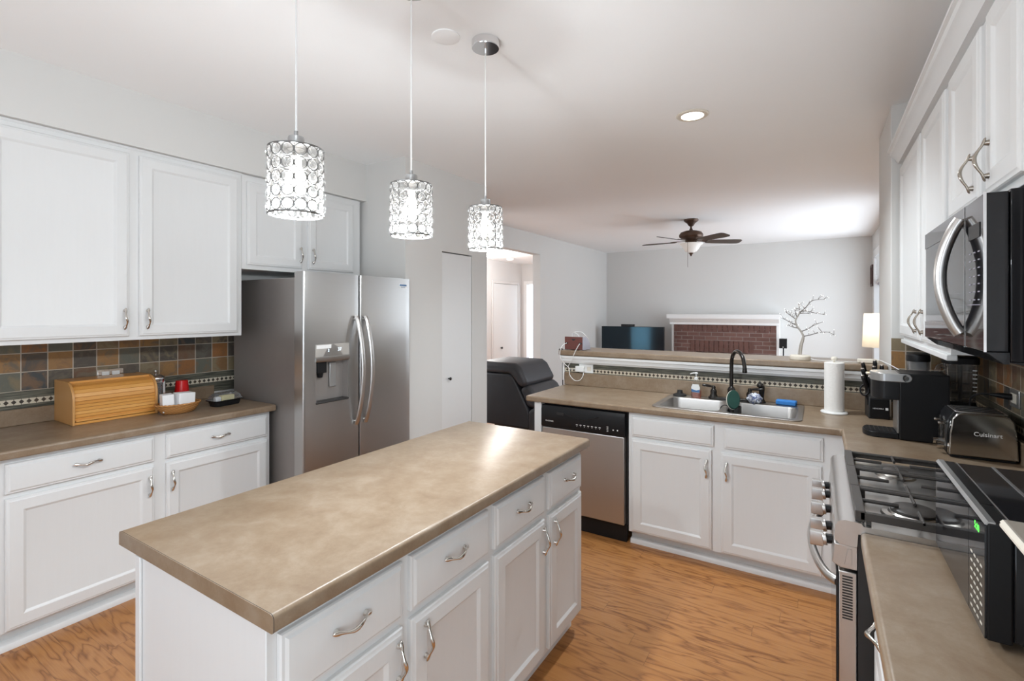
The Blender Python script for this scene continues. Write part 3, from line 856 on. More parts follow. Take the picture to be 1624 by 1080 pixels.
c1 = right_upper('wall_cabinet', 'tall white two-door wall cabinet on the right beside the stub wall', 3.605, 2.400, 1.375, 2.385, ((3.600, 2.955, 3.010), (2.885, 2.415, 2.835)))
part('light_rail', MB().box(0, -0.012, -0.022, 1.205, 0.02, 0.0), M_CAB, c1, False, bev=0.003)
c2 = right_upper('wall_cabinet', 'short white two-door wall cabinet above the range microwave', 2.398, 1.560, 1.838, 2.385, ((2.330, 1.935, 1.985), (1.865, 1.585, 1.820)))
c3 = right_upper('wall_cabinet', 'white wall cabinet cut by the photo edge beyond the range microwave', 1.556, 0.70, 1.375, 2.385, ((1.540, 1.14, 1.17), (1.12, 0.72, 1.09)))
cp = [(0.412, 2.387), (0.384, 2.387), (0.382, 2.397), (0.376, 2.403), (0.372, 2.415), (0.358, 2.430), (0.350, 2.436), (0.346, 2.452), (0.336, 2.456), (0.336, 2.468), (0.412, 2.468)]
solo('crown_molding', MB().prism(cp, 'xz', 0.70, 3.612), M_CAB, 'white stepped crown molding along the tops of the right wall cabinets', 'crown molding')


# ------------------------------------------------------------------ fridge
F = thing('refrigerator', 'side-by-side stainless steel refrigerator with ice dispenser', 'refrigerator', (-3.15, 2.38, 0))
FX = -2.67
part('body', MB().box(-3.60, 1.962, 0.012, -2.765, 2.815, 1.752), M_FSIDE, F, bev=0.004)
part('foot_grille', MB().box(-2.79, 1.97, 0.006, -2.735, 2.805, 0.085), M_BLKM, F, bev=0.003)
for yy in (2.02, 2.70): part('hinge_cover', MB().box(-2.86, yy - 0.045, 1.7525, -2.72, yy + 0.045, 1.776), M_SILV, F, bev=0.006)


def fridge_door(y0, y1):
    pr = [(-2.758, y0), (-2.758, y1), (FX - 0.012, y1)]
    for k in range(1, 5): pr.append((FX - 0.012 + 0.012 * math.sin(PI / 2 * k / 4), y1 - 0.012 + 0.012 * math.cos(PI / 2 * k / 4)))
    n = 10
    for k in range(1, n): pr.append((FX + 0.004 * math.sin(PI * k / n), y1 - 0.012 + (y0 + 0.024 - y1) * k / n))
    for k in range(0, 5): pr.append((FX - 0.012 + 0.012 * math.cos(PI / 2 * k / 4), y0 + 0.012 - 0.012 * math.sin(PI / 2 * k / 4)))
    return MB().prism(pr, 'xy', 0.095, 1.779)


dl = part('freezer_door', fridge_door(1.876, 2.306), M_FRIDGE, F, smooth=50)
boolean(dl, MB().box(-2.735, 1.962, 0.952, -2.60, 2.215, 1.213).xf(MAT[F.name].inverted()))
for p_ in dl.data.polygons: p_.use_smooth = True
dl.data.set_sharp_from_angle(angle=math.radians(50))
dr = part('fridge_door', fridge_door(2.316, 2.800), M_FRIDGE, F, smooth=50)


def fridge_handle(y, door, yin):
    P = []; n = 20
    for k in range(n + 1):
        tt = k / n; zz = 1.500 - 0.730 * tt; bow = math.sin(PI * tt)
        P.append((FX + 0.012 + 0.058 * bow ** 0.75, y + yin * bow, zz))
    R = [(0.017, 0.011 if 0 < k < n else 0.008) for k in range(n + 1)]
    m = MB().tube(P, R, 14, up=(1, 0, 0))
    for zz in (1.480, 0.790): m.cyl((FX - 0.004, y, zz), (FX + 0.024, y, zz), 0.010, n=14)
    return part('handle', m, M_STEEL, door, smooth=60)


fridge_handle(2.272, dl, 0.012); fridge_handle(2.350, dr, 0.012)
# dispenser
part('dispenser_panel', MB().prism([(FX - 0.002, 1.213), (FX + 0.003, 1.213), (FX + 0.004, 1.324), (FX - 0.002, 1.326)], 'xz', 1.959, 2.218), M_PANEL, dl)
part('dispenser_lip', MB().prism([(FX - 0.05, 1.213), (FX + 0.006, 1.213), (FX + 0.010, 1.222), (FX + 0.010, 1.240), (FX + 0.003, 1.246), (FX - 0.05, 1.246)], 'xz', 1.959, 2.218), M_FRIDGE, dl)
cav = MB().box(-2.734, 1.963, 0.953, -2.726, 2.214, 1.212).box(-2.734, 1.963, 0.953, FX, 1.967, 1.212).box(-2.734, 2.210, 0.953, FX, 2.214, 1.212)
part('dispenser_recess', cav, M_FSIDE, dl)
part('drip_tray', MB().box(-2.734, 1.963, 0.950, FX + 0.008, 2.214, 0.962), M_BLKM, dl, bev=0.003)
part('nozzle', MB().box(-2.725, 1.985, 1.140, -2.682, 2.055, 1.212).cyl((-2.705, 2.02, 1.145), (-2.705, 2.02, 1.110), 0.022, 0.016, 16), M_BLK, dl, bev=0.003)
part('paddle', MB().box(-2.722, 2.10, 1.04, -2.712, 2.15, 1.200), M_SILV, dl, bev=0.003)
sp = MB().box(FX + 0.0035, 1.966, 1.297, FX + 0.0052, 2.075, 1.320)
part('paper_label', sp, M_WHITE, dl)
text('display_digits', '37', 0.030, M_LEDB, dl, (FX + 0.0054, 2.14, 1.285), R_POSX); text('display_digits', '2', 0.026, M_LEDB, dl, (FX + 0.0054, 2.055, 1.283), R_POSX)
part('badge', MB().box(FX + 0.0005, 2.682, 1.704, FX + 0.0035, 2.760, 1.737), M_WHITE, dr)
part('badge_band', MB().box(FX + 0.0034, 2.685, 1.722, FX + 0.0042, 2.757, 1.734), M_BLUEST, dr)
text('lettering', 'FRIGIDAIRE', 0.0085, M_BLUEST, dr, (FX + 0.0045, 2.72, 1.7125), R_POSX, 0.0003)


# ------------------------------------------------------------------ dishwasher
D = thing('dishwasher', 'stainless dishwasher with a black control strip under the counter', 'dishwasher', (-1.395, 3.4, 0))
DY = 3.148
part('tub', MB().box(-1.706, DY + 0.045, 0.10, -1.084, 3.75, 0.868), M_BLKM, D)
part('door_panel', MB().box(-1.706, DY, 0.118, -1.094, DY + 0.044, 0.700), M_STEELX, D, bev=0.005, seg=3)
part('kick_plate', MB().box(-1.704, DY + 0.03, 0.0, -1.086, DY + 0.06, 0.112), M_BLK, D, bev=0.002)
cpn = part('control_strip', MB().prism([(DY + 0.044, 0.703), (DY - 0.002, 0.703), (DY - 0.008, 0.715), (DY - 0.008, 0.830), (DY + 0.004, 0.858), (DY + 0.044, 0.858)], 'yz', -1.710, -1.088), M_BLK, D, bev=0.003)
hp = MB()
hp.tube([(-1.53 + 0.26 * k / 16, DY - 0.009, 0.815 - 0.030 * math.sin(PI * k / 16)) for k in range(17)], (0.004), 8)
part('handle_lip', hp, M_BLK, cpn)
part('latch_button', MB().box(-1.585, DY - 0.0105, 0.796, -1.530, DY - 0.006, 0.816), M_BLKM, cpn, bev=0.002)
text('lettering', 'FRIGIDAIRE', 0.0125, M_TEXT, cpn, (-1.643, DY - 0.0086, 0.748), R_NEGY)
ic = MB()
for k in range(7): ic.box(-1.436 + 0.028 * k, DY - 0.0086, 0.7435, -1.422 + 0.028 * k, DY - 0.0078, 0.7480)
for k in range(7): ic.cyl((-1.429 + 0.028 * k, DY - 0.0076, 0.736), (-1.429 + 0.028 * k, DY - 0.0086, 0.736), 0.0022, n=8)
for k in range(4): ic.box(-1.212, DY - 0.0086, 0.727 + 0.010 * k, -1.200, DY - 0.0078, 0.730 + 0.010 * k)
for k in range(2): ic.box(-1.170 + 0.03 * k, DY - 0.0086, 0.738, -1.162 + 0.03 * k, DY - 0.0078, 0.746)
part('button_marks', ic, M_TEXT, cpn)


# ------------------------------------------------------------------ gas range
G = thing('gas_range', 'stainless gas range with five front knobs and iron grates', 'range', (0.37, 2.068, 0))
Y0, Y1 = 1.704, 2.450
part('body', MB().box(0.092, Y0 + 0.002, 0.06, 0.690, Y1 - 0.002, 0.905), M_BLKM, G)
for yy in (Y0 + 0.05, Y1 - 0.05): part('foot', MB().cyl((0.15, yy, 0), (0.15, yy, 0.0598), 0.018, n=14).cyl((0.62, yy, 0), (0.62, yy, 0.0598), 0.018, n=14), M_BLKM, G)
ct = MB().prism([(0.690, 0.906), (0.690, 0.930), (0.105, 0.930), (0.100, 0.938), (0.062, 0.940), (0.046, 0.934), (0.038, 0.920), (0.036, 0.880), (0.050, 0.868), (0.090, 0.868), (0.0925, 0.906)], 'xz', Y0 - 0.003, Y1 + 0.003)
part('cooktop', ct, M_STEEL, G, smooth=40)
part('control_panel', MB().prism([(0.091, 0.800), (0.050, 0.800), (0.030, 0.812), (0.036, 0.867), (0.091, 0.867)], 'xz', Y0 + 0.001, Y1 - 0.001), M_STEEL, G, bev=0.002)
ed = part('oven_door', MB().box(0.046, Y0 + 0.004, 0.165, 0.090, Y1 - 0.004, 0.790), M_STEEL, G, bev=0.003)
part('door_glass', MB().box(0.040, Y0 + 0.003, 0.172, 0.0455, Y1 - 0.003, 0.784), M_BLKGL, ed, bev=0.002)
vs = MB()
for k in range(16): vs.box(0.055, Y0 + 0.0028, 0.774 - 0.0080 * k, 0.080, Y0 + 0.0045, 0.778 - 0.0080 * k)
part('vent_slots', vs, M_BLKM, ed)
part('end_badge', MB().prism([(0.060, 0.812), (0.078, 0.812), (0.078, 0.858), (0.068, 0.858)], 'xz', Y0 - 0.001, Y0 + 0.0008), M_STEEL, G, bev=0.0008)
part('drawer_front', MB().box(0.046, Y0 + 0.004, 0.062, 0.090, Y1 - 0.004, 0.160), M_STEEL, G, bev=0.003)
P = [(0.046 - 0.072 * math.sin(PI * k / 24) ** 0.55, Y0 + 0.05 + (Y1 - Y0 - 0.10) * k / 24, 0.735) for k in range(25)]
part('handle', MB().tube(P, [(0.012, 0.014)] * 25, 14, up=(0, 0, 1)), M_STEEL, ed, smooth=60)
for k in range(5):
    yy = (1.795, 1.905, 2.065, 2.225, 2.335)[k]
    kb = MB().cyl((0.034, yy, 0.842), (0.018, yy, 0.840), 0.014, n=20, m=1).cyl((0.018, yy, 0.840), (0.008, yy, 0.8385), 0.0195, n=24)
    kb.prism(rrect(yy, 0.8375, 0.022, 0.044, 0.004, 3), 'yz', -0.026, 0.010)
    part('knob', kb, [M_STEEL, M_BLK], G, bev=0.001)
# burners
for bx, by, br in ((0.235, 1.860, 0.058), (0.235, 2.285, 0.040), (0.54, 1.855, 0.036), (0.54, 2.285, 0.046), (0.385, 2.070, 0.042)):
    b = part('burner', MB().lathe([(br + 0.022, 0.9302), (br + 0.018, 0.936), (br + 0.004, 0.938), (br, 0.944), (br - 0.012, 0.945)], (bx, by, 0), 32), M_BURN, G)
    part('burner_cap', MB().lathe([(br - 0.002, 0.9452), (br - 0.001, 0.952), (br - 0.008, 0.956)], (bx, by, 0), 32), M_IRON, b)
# three grates
for gy0, gy1 in ((Y0 + 0.012, Y0 + 0.258), (Y0 + 0.262, Y0 + 0.498), (Y0 + 0.502, Y1 - 0.012)):
    m = MB(); zt = 0.968; zb = 0.956
    bar = lambda x0, y0, x1, y1, wd=0.0065: m.tube([(x0, y0, zt - 0.006), (x1, y1, zt - 0.006)], [(wd, 0.0065)] * 2, 6, up=(0, 0, 1))
    x0, x1 = 0.098, 0.665
    m.box(x0 - 0.012, gy0, 0.938, x0 + 0.012, gy1, zt + 0.001); bar(x1, gy0, x1, gy1)
    bar(x0, gy0 + 0.007, x1, gy0 + 0.007); bar(x0, gy1 - 0.007, x1, gy1 - 0.007)
    xm = (x0 + x1) / 2; ym = (gy0 + gy1) / 2
    for yy in ((gy0 + 0.003,) if gy0 < Y0 + 0.1 else (gy1 - 0.003,) if gy1 > Y1 - 0.1 else ()): m.box(x0, yy - 0.003, 0.943, x1, yy + 0.003, zt - 0.002)
    bar(xm, gy0, xm, gy1)
    for cx in ((x0 + xm) / 2, (xm + x1) / 2):
        bar(cx, gy0, cx, ym - 0.035, 0.005); bar(cx, ym + 0.035, cx, gy1, 0.005)
    for xa, xb in ((x0, x0 + 0.10), (xm - 0.10, xm + 0.10), (x1 - 0.10, x1)): bar(xa, ym, xb, ym, 0.005)
    for xa in (x0 + 0.02, xm, x1 - 0.01):
        for yy in (gy0 + 0.007, gy1 - 0.007): m.box(xa - 0.006, yy - 0.006, 0.9305, xa + 0.006, yy + 0.006, 0.960)
    part('grate', m, M_IRON, G, bev=0.0015)


# ------------------------------------------------------------------ over-the-range microwave
O = thing('range_microwave', 'black and steel microwave with a bowed handle fixed above the range', 'microwave', (0.53, 1.99, 1.41))
OX = 0.335; OY0, OY1 = 1.600, 2.385
part('case', MB().box(OX + 0.045, OY0, 1.418, XR - 0.002, OY1, 1.826), M_BLKGL, O, bev=0.002)
part('underside', MB().prism([(OX + 0.040, 1.417), (XR - 0.01, 1.417), (XR - 0.01, 1.408), (OX + 0.075, 1.408)], 'xz', OY0 + 0.004, OY1 - 0.004), M_BLKM, O)
YS = 1.790
od = part('door', MB().box(OX + 0.002, YS + 0.003, 1.440, OX + 0.044, OY1, 1.822), M_STEEL, O, bev=0.003)
part('door_glass', MB().box(OX - 0.0005, YS + 0.005, 1.500, OX + 0.0018, OY1 - 0.018, 1.765), M_BLKGL, od)
part('top_band', MB().box(OX - 0.0008, YS + 0.004, 1.767, OX + 0.0018, OY1 - 0.002, 1.820), M_BLKGL, od)
part('bottom_band', MB().box(OX - 0.0008, YS + 0.004, 1.442, OX + 0.0018, OY1 - 0.002, 1.498), M_BLKGL, od)
part('bottom_chamfer', MB().prism([(OX + 0.002, 1.4395), (OX + 0.044, 1.4395), (OX + 0.044, 1.412), (OX + 0.034, 1.412)], 'xz', OY0 + 0.002, OY1), M_BLKGL, O)
pn = part('control_panel', MB().box(OX, OY0 + 0.004, 1.440, OX + 0.044, YS, 1.822), M_BLKGL, O, bev=0.003)
part('edge_trim', MB().box(OX - 0.002, OY0 - 0.001, 1.440, OX + 0.003, OY0 + 0.0035, 1.824).box(OX - 0.0015, YS + 0.0005, 1.440, OX + 0.006, YS + 0.0025, 1.824), M_CHROMB, O)
bt = MB()
for i in range(7):
    for j in range(3): bt.box(OX - 0.0012, 1.640 + 0.042 * j, 1.565 + 0.020 * i, OX - 0.0002, 1.657 + 0.042 * j, 1.568 + 0.020 * i)
bt.box(OX - 0.0012, 1.632, 1.553, OX - 0.0002, 1.765, 1.5545)
part('keypad_marks', bt, M_GREYP, pn)
part('display', MB().box(OX - 0.0015, 1.640, 1.722, OX - 0.0003, 1.745, 1.758), M_BLKM, pn)
P = []
for k in range(21):
    tt = k / 20; s_ = math.sin(PI * tt)
    P.append((OX - 0.006 - 0.040 * s_ ** 0.8, 1.808 + 0.020 * s_, 1.790 - 0.315 * tt))
part('handle', MB().tube(P, [(0.021, 0.015)] * 21, 16, up=(1, 0, 0)), M_STEEL, od, smooth=60)


# ------------------------------------------------------------------ sink and what stands round it
K = thing('kitchen_sink', 'double-bowl stainless steel kitchen sink let into the counter', 'sink', (-0.508, 3.46, 0.914))
rim = part('rim', MB().prism(rrect(-0.508, 3.462, 0.850, 0.545, 0.05, 6), 'xy', 0.9143, 0.9205), M_SINK, K)
BOWLS = ((-0.712, 3.420, 0.360, 0.385), (-0.302, 3.420, 0.370, 0.385))
for bx, by, bw, bh in BOWLS: boolean(rim, MB().prism(rrect(bx, by, bw, bh, 0.055, 8), 'xy', 0.8, 1.0).xf(MAT[K.name].inverted()))
bevel(rim, 0.002, 2, 50)
for bx, by, bw, bh in BOWLS:
    ins = lambda d: [(p[0], p[1]) for p in rrect(bx, by, bw - 2 * d, bh - 2 * d, 0.055 - d * 0.3, 8)]
    R = [[(x, y, z) for x, y in ins(d)] for d, z in ((0.0, 0.9185), (0.002, 0.910), (0.006, 0.800), (0.014, 0.768), (0.036, 0.752))]
    back = [[(x, y, z) for x, y in ins(d)] for d, z in ((0.034, 0.7505), (0.0125, 0.7665), (0.0045, 0.7995), (0.0, 0.9105), (-0.0015, 0.9140))]
    b = part('bowl', MB().loft(R + back, False), M_SINK, K, smooth=50)
    # floor of the bowl
    part('bowl_floor', MB().loft([[(x, y, 0.7515) for x, y in ins(0.035)], [(x, y, 0.7525) for x, y in ins(0.035)]]), M_SINK, b)
    part('drain', MB().lathe([(0.045, 0.7526), (0.040, 0.7560), (0.028, 0.7560), (0.024, 0.7535)], (bx, by, 0), 24), M_CHROME, b)

T = thing('kitchen_faucet', 'dark bronze gooseneck kitchen faucet with two lever handles behind the sink', 'faucet', (-0.515, 3.675, 0.9206))
zc = 0.9207
part('base_plate', MB().prism(rrect(-0.515, 3.675, 0.30, 0.052, 0.025, 6), 'xy', zc, zc + 0.017), M_BRONZE, T, bev=0.005, seg=3)
sp = spline([(-0.515, 3.675, 1.00), (-0.515, 3.675, 1.10), (-0.513, 3.672, 1.185), (-0.503, 3.655, 1.232), (-0.478, 3.615, 1.262), (-0.448, 3.565, 1.258), (-0.425, 3.525, 1.228), (-0.414, 3.505, 1.185), (-0.411, 3.498, 1.158)], 7)
part('spout', MB().tube(sp, 0.0125, 14), M_BRONZE, T, smooth=60)
part('nozzle', MB().lathe([(0.0150, 1.135), (0.0150, 1.150), (0.0135, 1.152), (0.0135, 1.163)], (-0.411, 3.498, 0), 18), M_BRONZE, T)
part('spout_collar', MB().lathe([(0.027, zc + 0.0165), (0.028, zc + 0.045), (0.024, zc + 0.062), (0.026, zc + 0.074), (0.018, zc + 0.090), (0.0135, zc + 0.095)], (-0.515, 3.675, 0), 24), M_BRONZE, T)
for sx, ex in ((-1, -0.072), (1, 0.082)):
    hx = -0.515 + sx * 0.115
    h = part('handle_base', MB().lathe([(0.030, zc + 0.012), (0.027, zc + 0.020), (0.020, zc + 0.035), (0.022, zc + 0.050), (0.019, zc + 0.062), (0.012, zc + 0.070), (0.014, zc + 0.080), (0.009, zc + 0.092)], (hx, 3.675, 0), 22), M_BRONZE, T)
    P = spline([(hx - sx * 0.0 - 0.004 * sx, 3.675, zc + 0.083), (hx + ex * 0.35, 3.668, zc + 0.088), (hx + ex * 0.7, 3.660, zc + 0.092), (hx + ex, 3.654, zc + 0.094)], 5)
    n = len(P)
    part('lever', MB().tube(P, [0.0055 + 0.0045 * math.sin(PI * min(1, (k / (n - 1)) ** 1.3)) for k in range(n)], 12), M_BRONZE, h, smooth=60)
V = thing('side_sprayer', 'dark bronze side sprayer standing at the back edge of the sink', 'sprayer', (-0.330, 3.690, 0.9206))
part('socket', MB().lathe([(0.026, zc), (0.024, zc + 0.008), (0.016, zc + 0.022), (0.014, zc + 0.030)], (-0.330, 3.690, 0), 22), M_BRONZE, V)
part('spray_handle', MB().lathe([(0.0135, zc + 0.0305), (0.0155, zc + 0.055), (0.0190, zc + 0.090), (0.0185, zc + 0.108), (0.012, zc + 0.118)], (-0.330, 3.690, 0), 22), M_BRONZE, V, smooth=60)
part('spray_head', MB().quadric((-0.337, 3.680, zc + 0.116), (0.022, 0.023, 0.016), 0.8, 0.9, 20, 12), M_BRONZE, V)

sb = thing('soap_bottle', 'clear pump bottle of orange hand soap at the back of the sink', 'soap bottle', (-0.745, 3.668, 0.9206))
bp = lambda s, z: [(-0.745 + x * s, 3.668 + y * s, z) for x, y in rrect(0, 0, 0.068, 0.044, 0.020, 5)]
part('bottle', MB().loft([bp(0.96, zc), bp(1.0, zc + 0.004), bp(1.0, zc + 0.07), bp(0.94, zc + 0.095), bp(0.62, zc + 0.112), bp(0.36, zc + 0.120), bp(0.34, zc + 0.126)]), M_GLASS, sb, smooth=60)
part('soap_fill', MB().loft([bp(0.93, zc + 0.003), bp(0.96, zc + 0.006), bp(0.96, zc + 0.052)]), M_ORANGE, sb, smooth=60)
bl_ = lambda y0: MB().prism([(-0.745 - 0.027, zc + 0.040), (-0.745 + 0.027, zc + 0.036), (-0.745 + 0.029, zc + 0.075), (-0.745 + 0.020, zc + 0.096), (-0.745 - 0.020, zc + 0.096), (-0.745 - 0.029, zc + 0.075)], 'xz', y0, y0 + 0.0008)
part('label_sticker', bl_(3.668 - 0.0236), M_WHITE, sb)
part('label_wave', MB().prism([(-0.772, zc + 0.041), (-0.718, zc + 0.038), (-0.717, zc + 0.060), (-0.740, zc + 0.052), (-0.773, zc + 0.062)], 'xz', 3.6438, 3.6443), M_BLUEST, sb)
pm = MB().lathe([(0.013, zc + 0.1262), (0.013, zc + 0.140), (0.005, zc + 0.143), (0.005, zc + 0.165), (0.012, zc + 0.168), (0.012, zc + 0.176), (0.004, zc + 0.178)], (-0.745, 3.668, 0), 18)
pm.tube([(-0.745, 3.668, zc + 0.172), (-0.760, 3.655, zc + 0.173), (-0.780, 3.640, zc + 0.168)], 0.0042, 8)
part('pump', pm, M_WHITE, sb)
solo('sink_stopper', MB().lathe([(0.047, zc), (0.046, zc + 0.010), (0.030, zc + 0.016), (0.022, zc + 0.018), (0.018, zc + 0.034), (0.019, zc + 0.040), (0.008, zc + 0.042)], (-0.862, 3.685, 0), 28), M_BLKM, 'black rubber sink stopper on the back corner of the sink rim', 'sink stopper')
sh = thing('scrubber_holder', 'black caddy on the divider between the two sink bowls', 'holder', (-0.462, 3.40, 0.86))
hm = MB()
outer = [(x, y) for x, y in rrect(-0.452, 3.370, 0.072, 0.075, 0.02, 4)]; inner = [(x, y) for x, y in rrect(-0.452, 3.370, 0.064, 0.067, 0.017, 4)]
hm.loft([[(x, y, 0.858) for x, y in outer], [(x, y, 0.935) for x, y in outer], [(x, y, 0.935) for x, y in inner], [(x, y, 0.863) for x, y in inner]])
part('cup', hm, M_BLKM, sh)
part('hook_arm', MB().tube(spline([(-0.487, 3.37, 0.93), (-0.510, 3.368, 0.938), (-0.532, 3.366, 0.925), (-0.540, 3.365, 0.895)], 5), [(0.012, 0.003)] * 16, 8, up=(0, 0, 1)), M_BLKM, sh)
sc = thing('dish_scrubber', 'dish wand with an oval dark green scrub pad standing in the sink caddy', 'dish scrubber', (-0.462, 3.37, 0.87))
tl = Matrix.Translation((-0.462, 3.352, 0.978)) @ Matrix.Rotation(math.radians(-24), 4, 'X') @ Matrix.Rotation(math.radians(30), 4, 'Z')
ov = lambda d, y: [((0.038 - d) * math.cos(2 * PI * k / 32), y, (0.060 - d) * math.sin(2 * PI * k / 32)) for k in range(32)]
part('scrub_pad', MB().loft([ov(0.004, -0.020), ov(0.0, -0.016), ov(0.0, -0.004)]).xf(tl), M_GREEN, sc)
part('pad_rim', MB().loft([ov(-0.0015, -0.0035), ov(-0.0015, 0.003), ov(0.004, 0.006)]).xf(tl), M_CREAM, sc)
part('wand', MB().tube([(0, 0.010, 0.0), (0, 0.012, -0.05), (0.001, 0.008, -0.095)], [0.010, 0.012, 0.012], 12).xf(tl), M_BLK, sc)
rg = MB().quadric((0, 0, 0), (0.041, 0.030, 0.032), 0.8, 0.8, 30, 18)
random.seed(3)
rg.v = [tuple(Vector(p) * (1 + 0.20 * math.sin(p[0] * 190 + p[2] * 130) * math.sin(p[1] * 170 + p[2] * 90) + random.uniform(-0.07, 0.07))) for p in rg.v]
rg.xf(Matrix.Translation((-0.366, 3.622, 0.955)))
solo('scouring_rag', rg, M_RAG, 'crumpled blue and white cloth beside the side sprayer', 'rag', smooth=60)
solo('sponge', MB().prism(rrect(0, 0, 0.118, 0.062, 0.010, 4), 'xy', 0, 0.030).xf(Matrix.Translation((-0.185, 3.688, 0.9212)) @ Matrix.Rotation(-0.10, 4, 'Z')), M_BLUE, 'blue sponge on the back edge of the sink', 'sponge', bev=0.006, seg=3)

pt = thing('paper_towel_holder', 'white paper towel roll on its upright holder beside the sink', 'paper towel holder', (0.075, 3.585, 0.9145))
part('holder_base', MB().lathe([(0.070, 0.0), (0.072, 0.006), (0.068, 0.012), (0.060, 0.014)], (0.075, 3.585, 0.9147), 36), M_WHITE, pt)
part('towel_roll', MB().lathe([(0.020, 0.0142), (0.0505, 0.0142), (0.052, 0.016), (0.052, 0.306), (0.0505, 0.308), (0.020, 0.308)], (0.075, 3.585, 0.9147), 40), M_TOWEL, pt)
part('finial', MB().lathe([(0.006, 0.29), (0.006, 0.318), (0.016, 0.322), (0.018, 0.332), (0.014, 0.340), (0.006, 0.343)], (0.075, 3.585, 0.9147), 20), M_CREAM, pt)

# outlet and charger on the bar splash, charging station on the ledge
ot = thing('wall_outlet', 'white double outlet in the mosaic band behind the sink counter', 'outlet', (-1.63, 3.79, 1.022))
part('cover_plate', MB().box(-1.702, 3.7845, 1.022, -1.578, 3.7915, 1.092), M_WHITE, ot, bev=0.002)
part('socket', MB().box(-1.630, 3.7825, 1.040, -1.596, 3.786, 1.074), M_CREAM, ot, bev=0.001)
ch = thing('wall_charger', 'white charger plugged into the outlet behind the sink counter', 'charger', (-1.69, 3.77, 1.03))
part('plug_body', MB().box(-1.722, 3.748, 1.030, -1.648, 3.784, 1.076), M_WHITE, ch, bev=0.005, seg=3)
CB = thing('charging_station', 'red-brown wooden charging box with a grey curved side on the bar ledge', 'charging station', (-1.74, 3.86, 1.2035))
zl = 1.2037
part('box_front', MB().box(-1.842, 3.800, zl + 0.004, -1.678, 3.812, zl + 0.112), M_BOXRED, CB, bev=0.002)
part('box_body', MB().prism([(3.8125, zl + 0.004), (3.8125, zl + 0.110), (3.86, zl + 0.108), (3.92, zl + 0.070), (3.95, zl + 0.004)], 'yz', -1.840, -1.680), M_BOXRED, CB, bev=0.002)
part('side_plate', MB().prism([(3.800, zl + 0.003), (3.800, zl + 0.112), (3.85, zl + 0.110), (3.90, zl + 0.090), (3.935, zl + 0.055), (3.955, zl + 0.003)], 'yz', -1.6785, -1.672), M_GREYP, CB)
part('finger_hole', MB().prism([(-1.778, zl + 0.095), (-1.742, zl + 0.095), (-1.748, zl + 0.084), (-1.760, zl + 0.078), (-1.772, zl + 0.084)], 'xz', 3.7985, 3.8005), M_BLKM, CB)
for xx in (-1.838, -1.712): part('cable_slot', MB().box(xx, 3.7988, zl + 0.050, xx + 0.026, 3.8004, zl + 0.064), M_BLKM, CB)
for xx in (-1.80, -1.70): part('foot', MB().box(xx - 0.012, 3.81, zl, xx + 0.012, 3.94, zl + 0.0038), M_CREAM, CB)
cord = lambda name, pts, r, m, lab: solo(name, MB().tube(spline(pts, 8), r, 8), m, lab, 'cable', smooth=60)
cord('charging_cable', [(-1.822, 3.797, 1.262), (-1.842, 3.765, 1.245), (-1.852, 3.735, 1.205), (-1.846, 3.722, 1.150), (-1.815, 3.735, 1.095), (-1.775, 3.745, 1.055), (-1.768, 3.745, 1.000), (-1.725, 3.742, 0.960), (-1.680, 3.745, 0.962), (-1.655, 3.752, 0.995), (-1.652, 3.762, 1.028)], 0.0026, M_WHITE, 'white cable looping from the left slot of the charging box to the charger')
cord('charging_cable', [(-1.700, 3.797, 1.260), (-1.700, 3.765, 1.245), (-1.712, 3.730, 1.200), (-1.735, 3.722, 1.145), (-1.765, 3.735, 1.098), (-1.785, 3.750, 1.070), (-1.770, 3.752, 1.050), (-1.724, 3.755, 1.052)], 0.0026, M_WHITE, 'white cable from the right slot of the charging box down to the charger')
cord('charging_cable', [(-1.805, 3.87, 1.3125), (-1.802, 3.872, 1.345), (-1.77, 3.875, 1.357), (-1.72, 3.885, 1.350), (-1.69, 3.905, 1.318), (-1.676, 3.925, 1.292)], 0.0030, M_WHITE, 'white cable arching over the top of the charging box')
cord('charging_cable', [(-1.785, 3.872, 1.349), (-1.765, 3.885, 1.335), (-1.748, 3.895, 1.308)], 0.0028, M_WHITE, 'short white cable dipping into the top of the charging box')
cord('power_cable', [(-1.850, 3.785, 1.209), (-1.874, 3.78, 1.2105), (-1.892, 3.80, 1.200), (-1.8815, 3.83, 1.155), (-1.8800, 3.86, 1.125), (-1.905, 3.89, 1.075), (-1.910, 3.90, 1.02), (-1.912, 3.905, 0.93), (-1.912, 3.905, 0.80)], 0.0042, M_BLK, 'black cord hanging down past the open end of the bar ledge')

# little light tree on the ledge
lt = thing('light_tree', 'small bare light tree on a cream base on the bar ledge', 'decorative tree', (-0.113, 3.90, 1.2035))
part('base', MB().lathe([(0.062, 0.0), (0.064, 0.006), (0.063, 0.024), (0.055, 0.031), (0.02, 0.033)], (-0.113, 3.90, zl), 32), M_CREAM, lt)
trk = spline([(-0.112, 3.90, 1.234), (-0.105, 3.90, 1.30), (-0.094, 3.90, 1.355), (-0.108, 3.90, 1.395), (-0.133, 3.90, 1.432), (-0.141, 3.90, 1.470), (-0.128, 3.90, 1.500), (-0.115, 3.90, 1.525)], 5)
n = len(trk)
part('trunk', MB().tube(trk, [0.0080 - 0.0040 * k / (n - 1) for k in range(n)], 10).tube(spline([(-0.124, 3.905, 1.234), (-0.114, 3.906, 1.30), (-0.098, 3.902, 1.358)], 5), 0.0045, 8), M_TREE, lt, smooth=60)
random.seed(11)
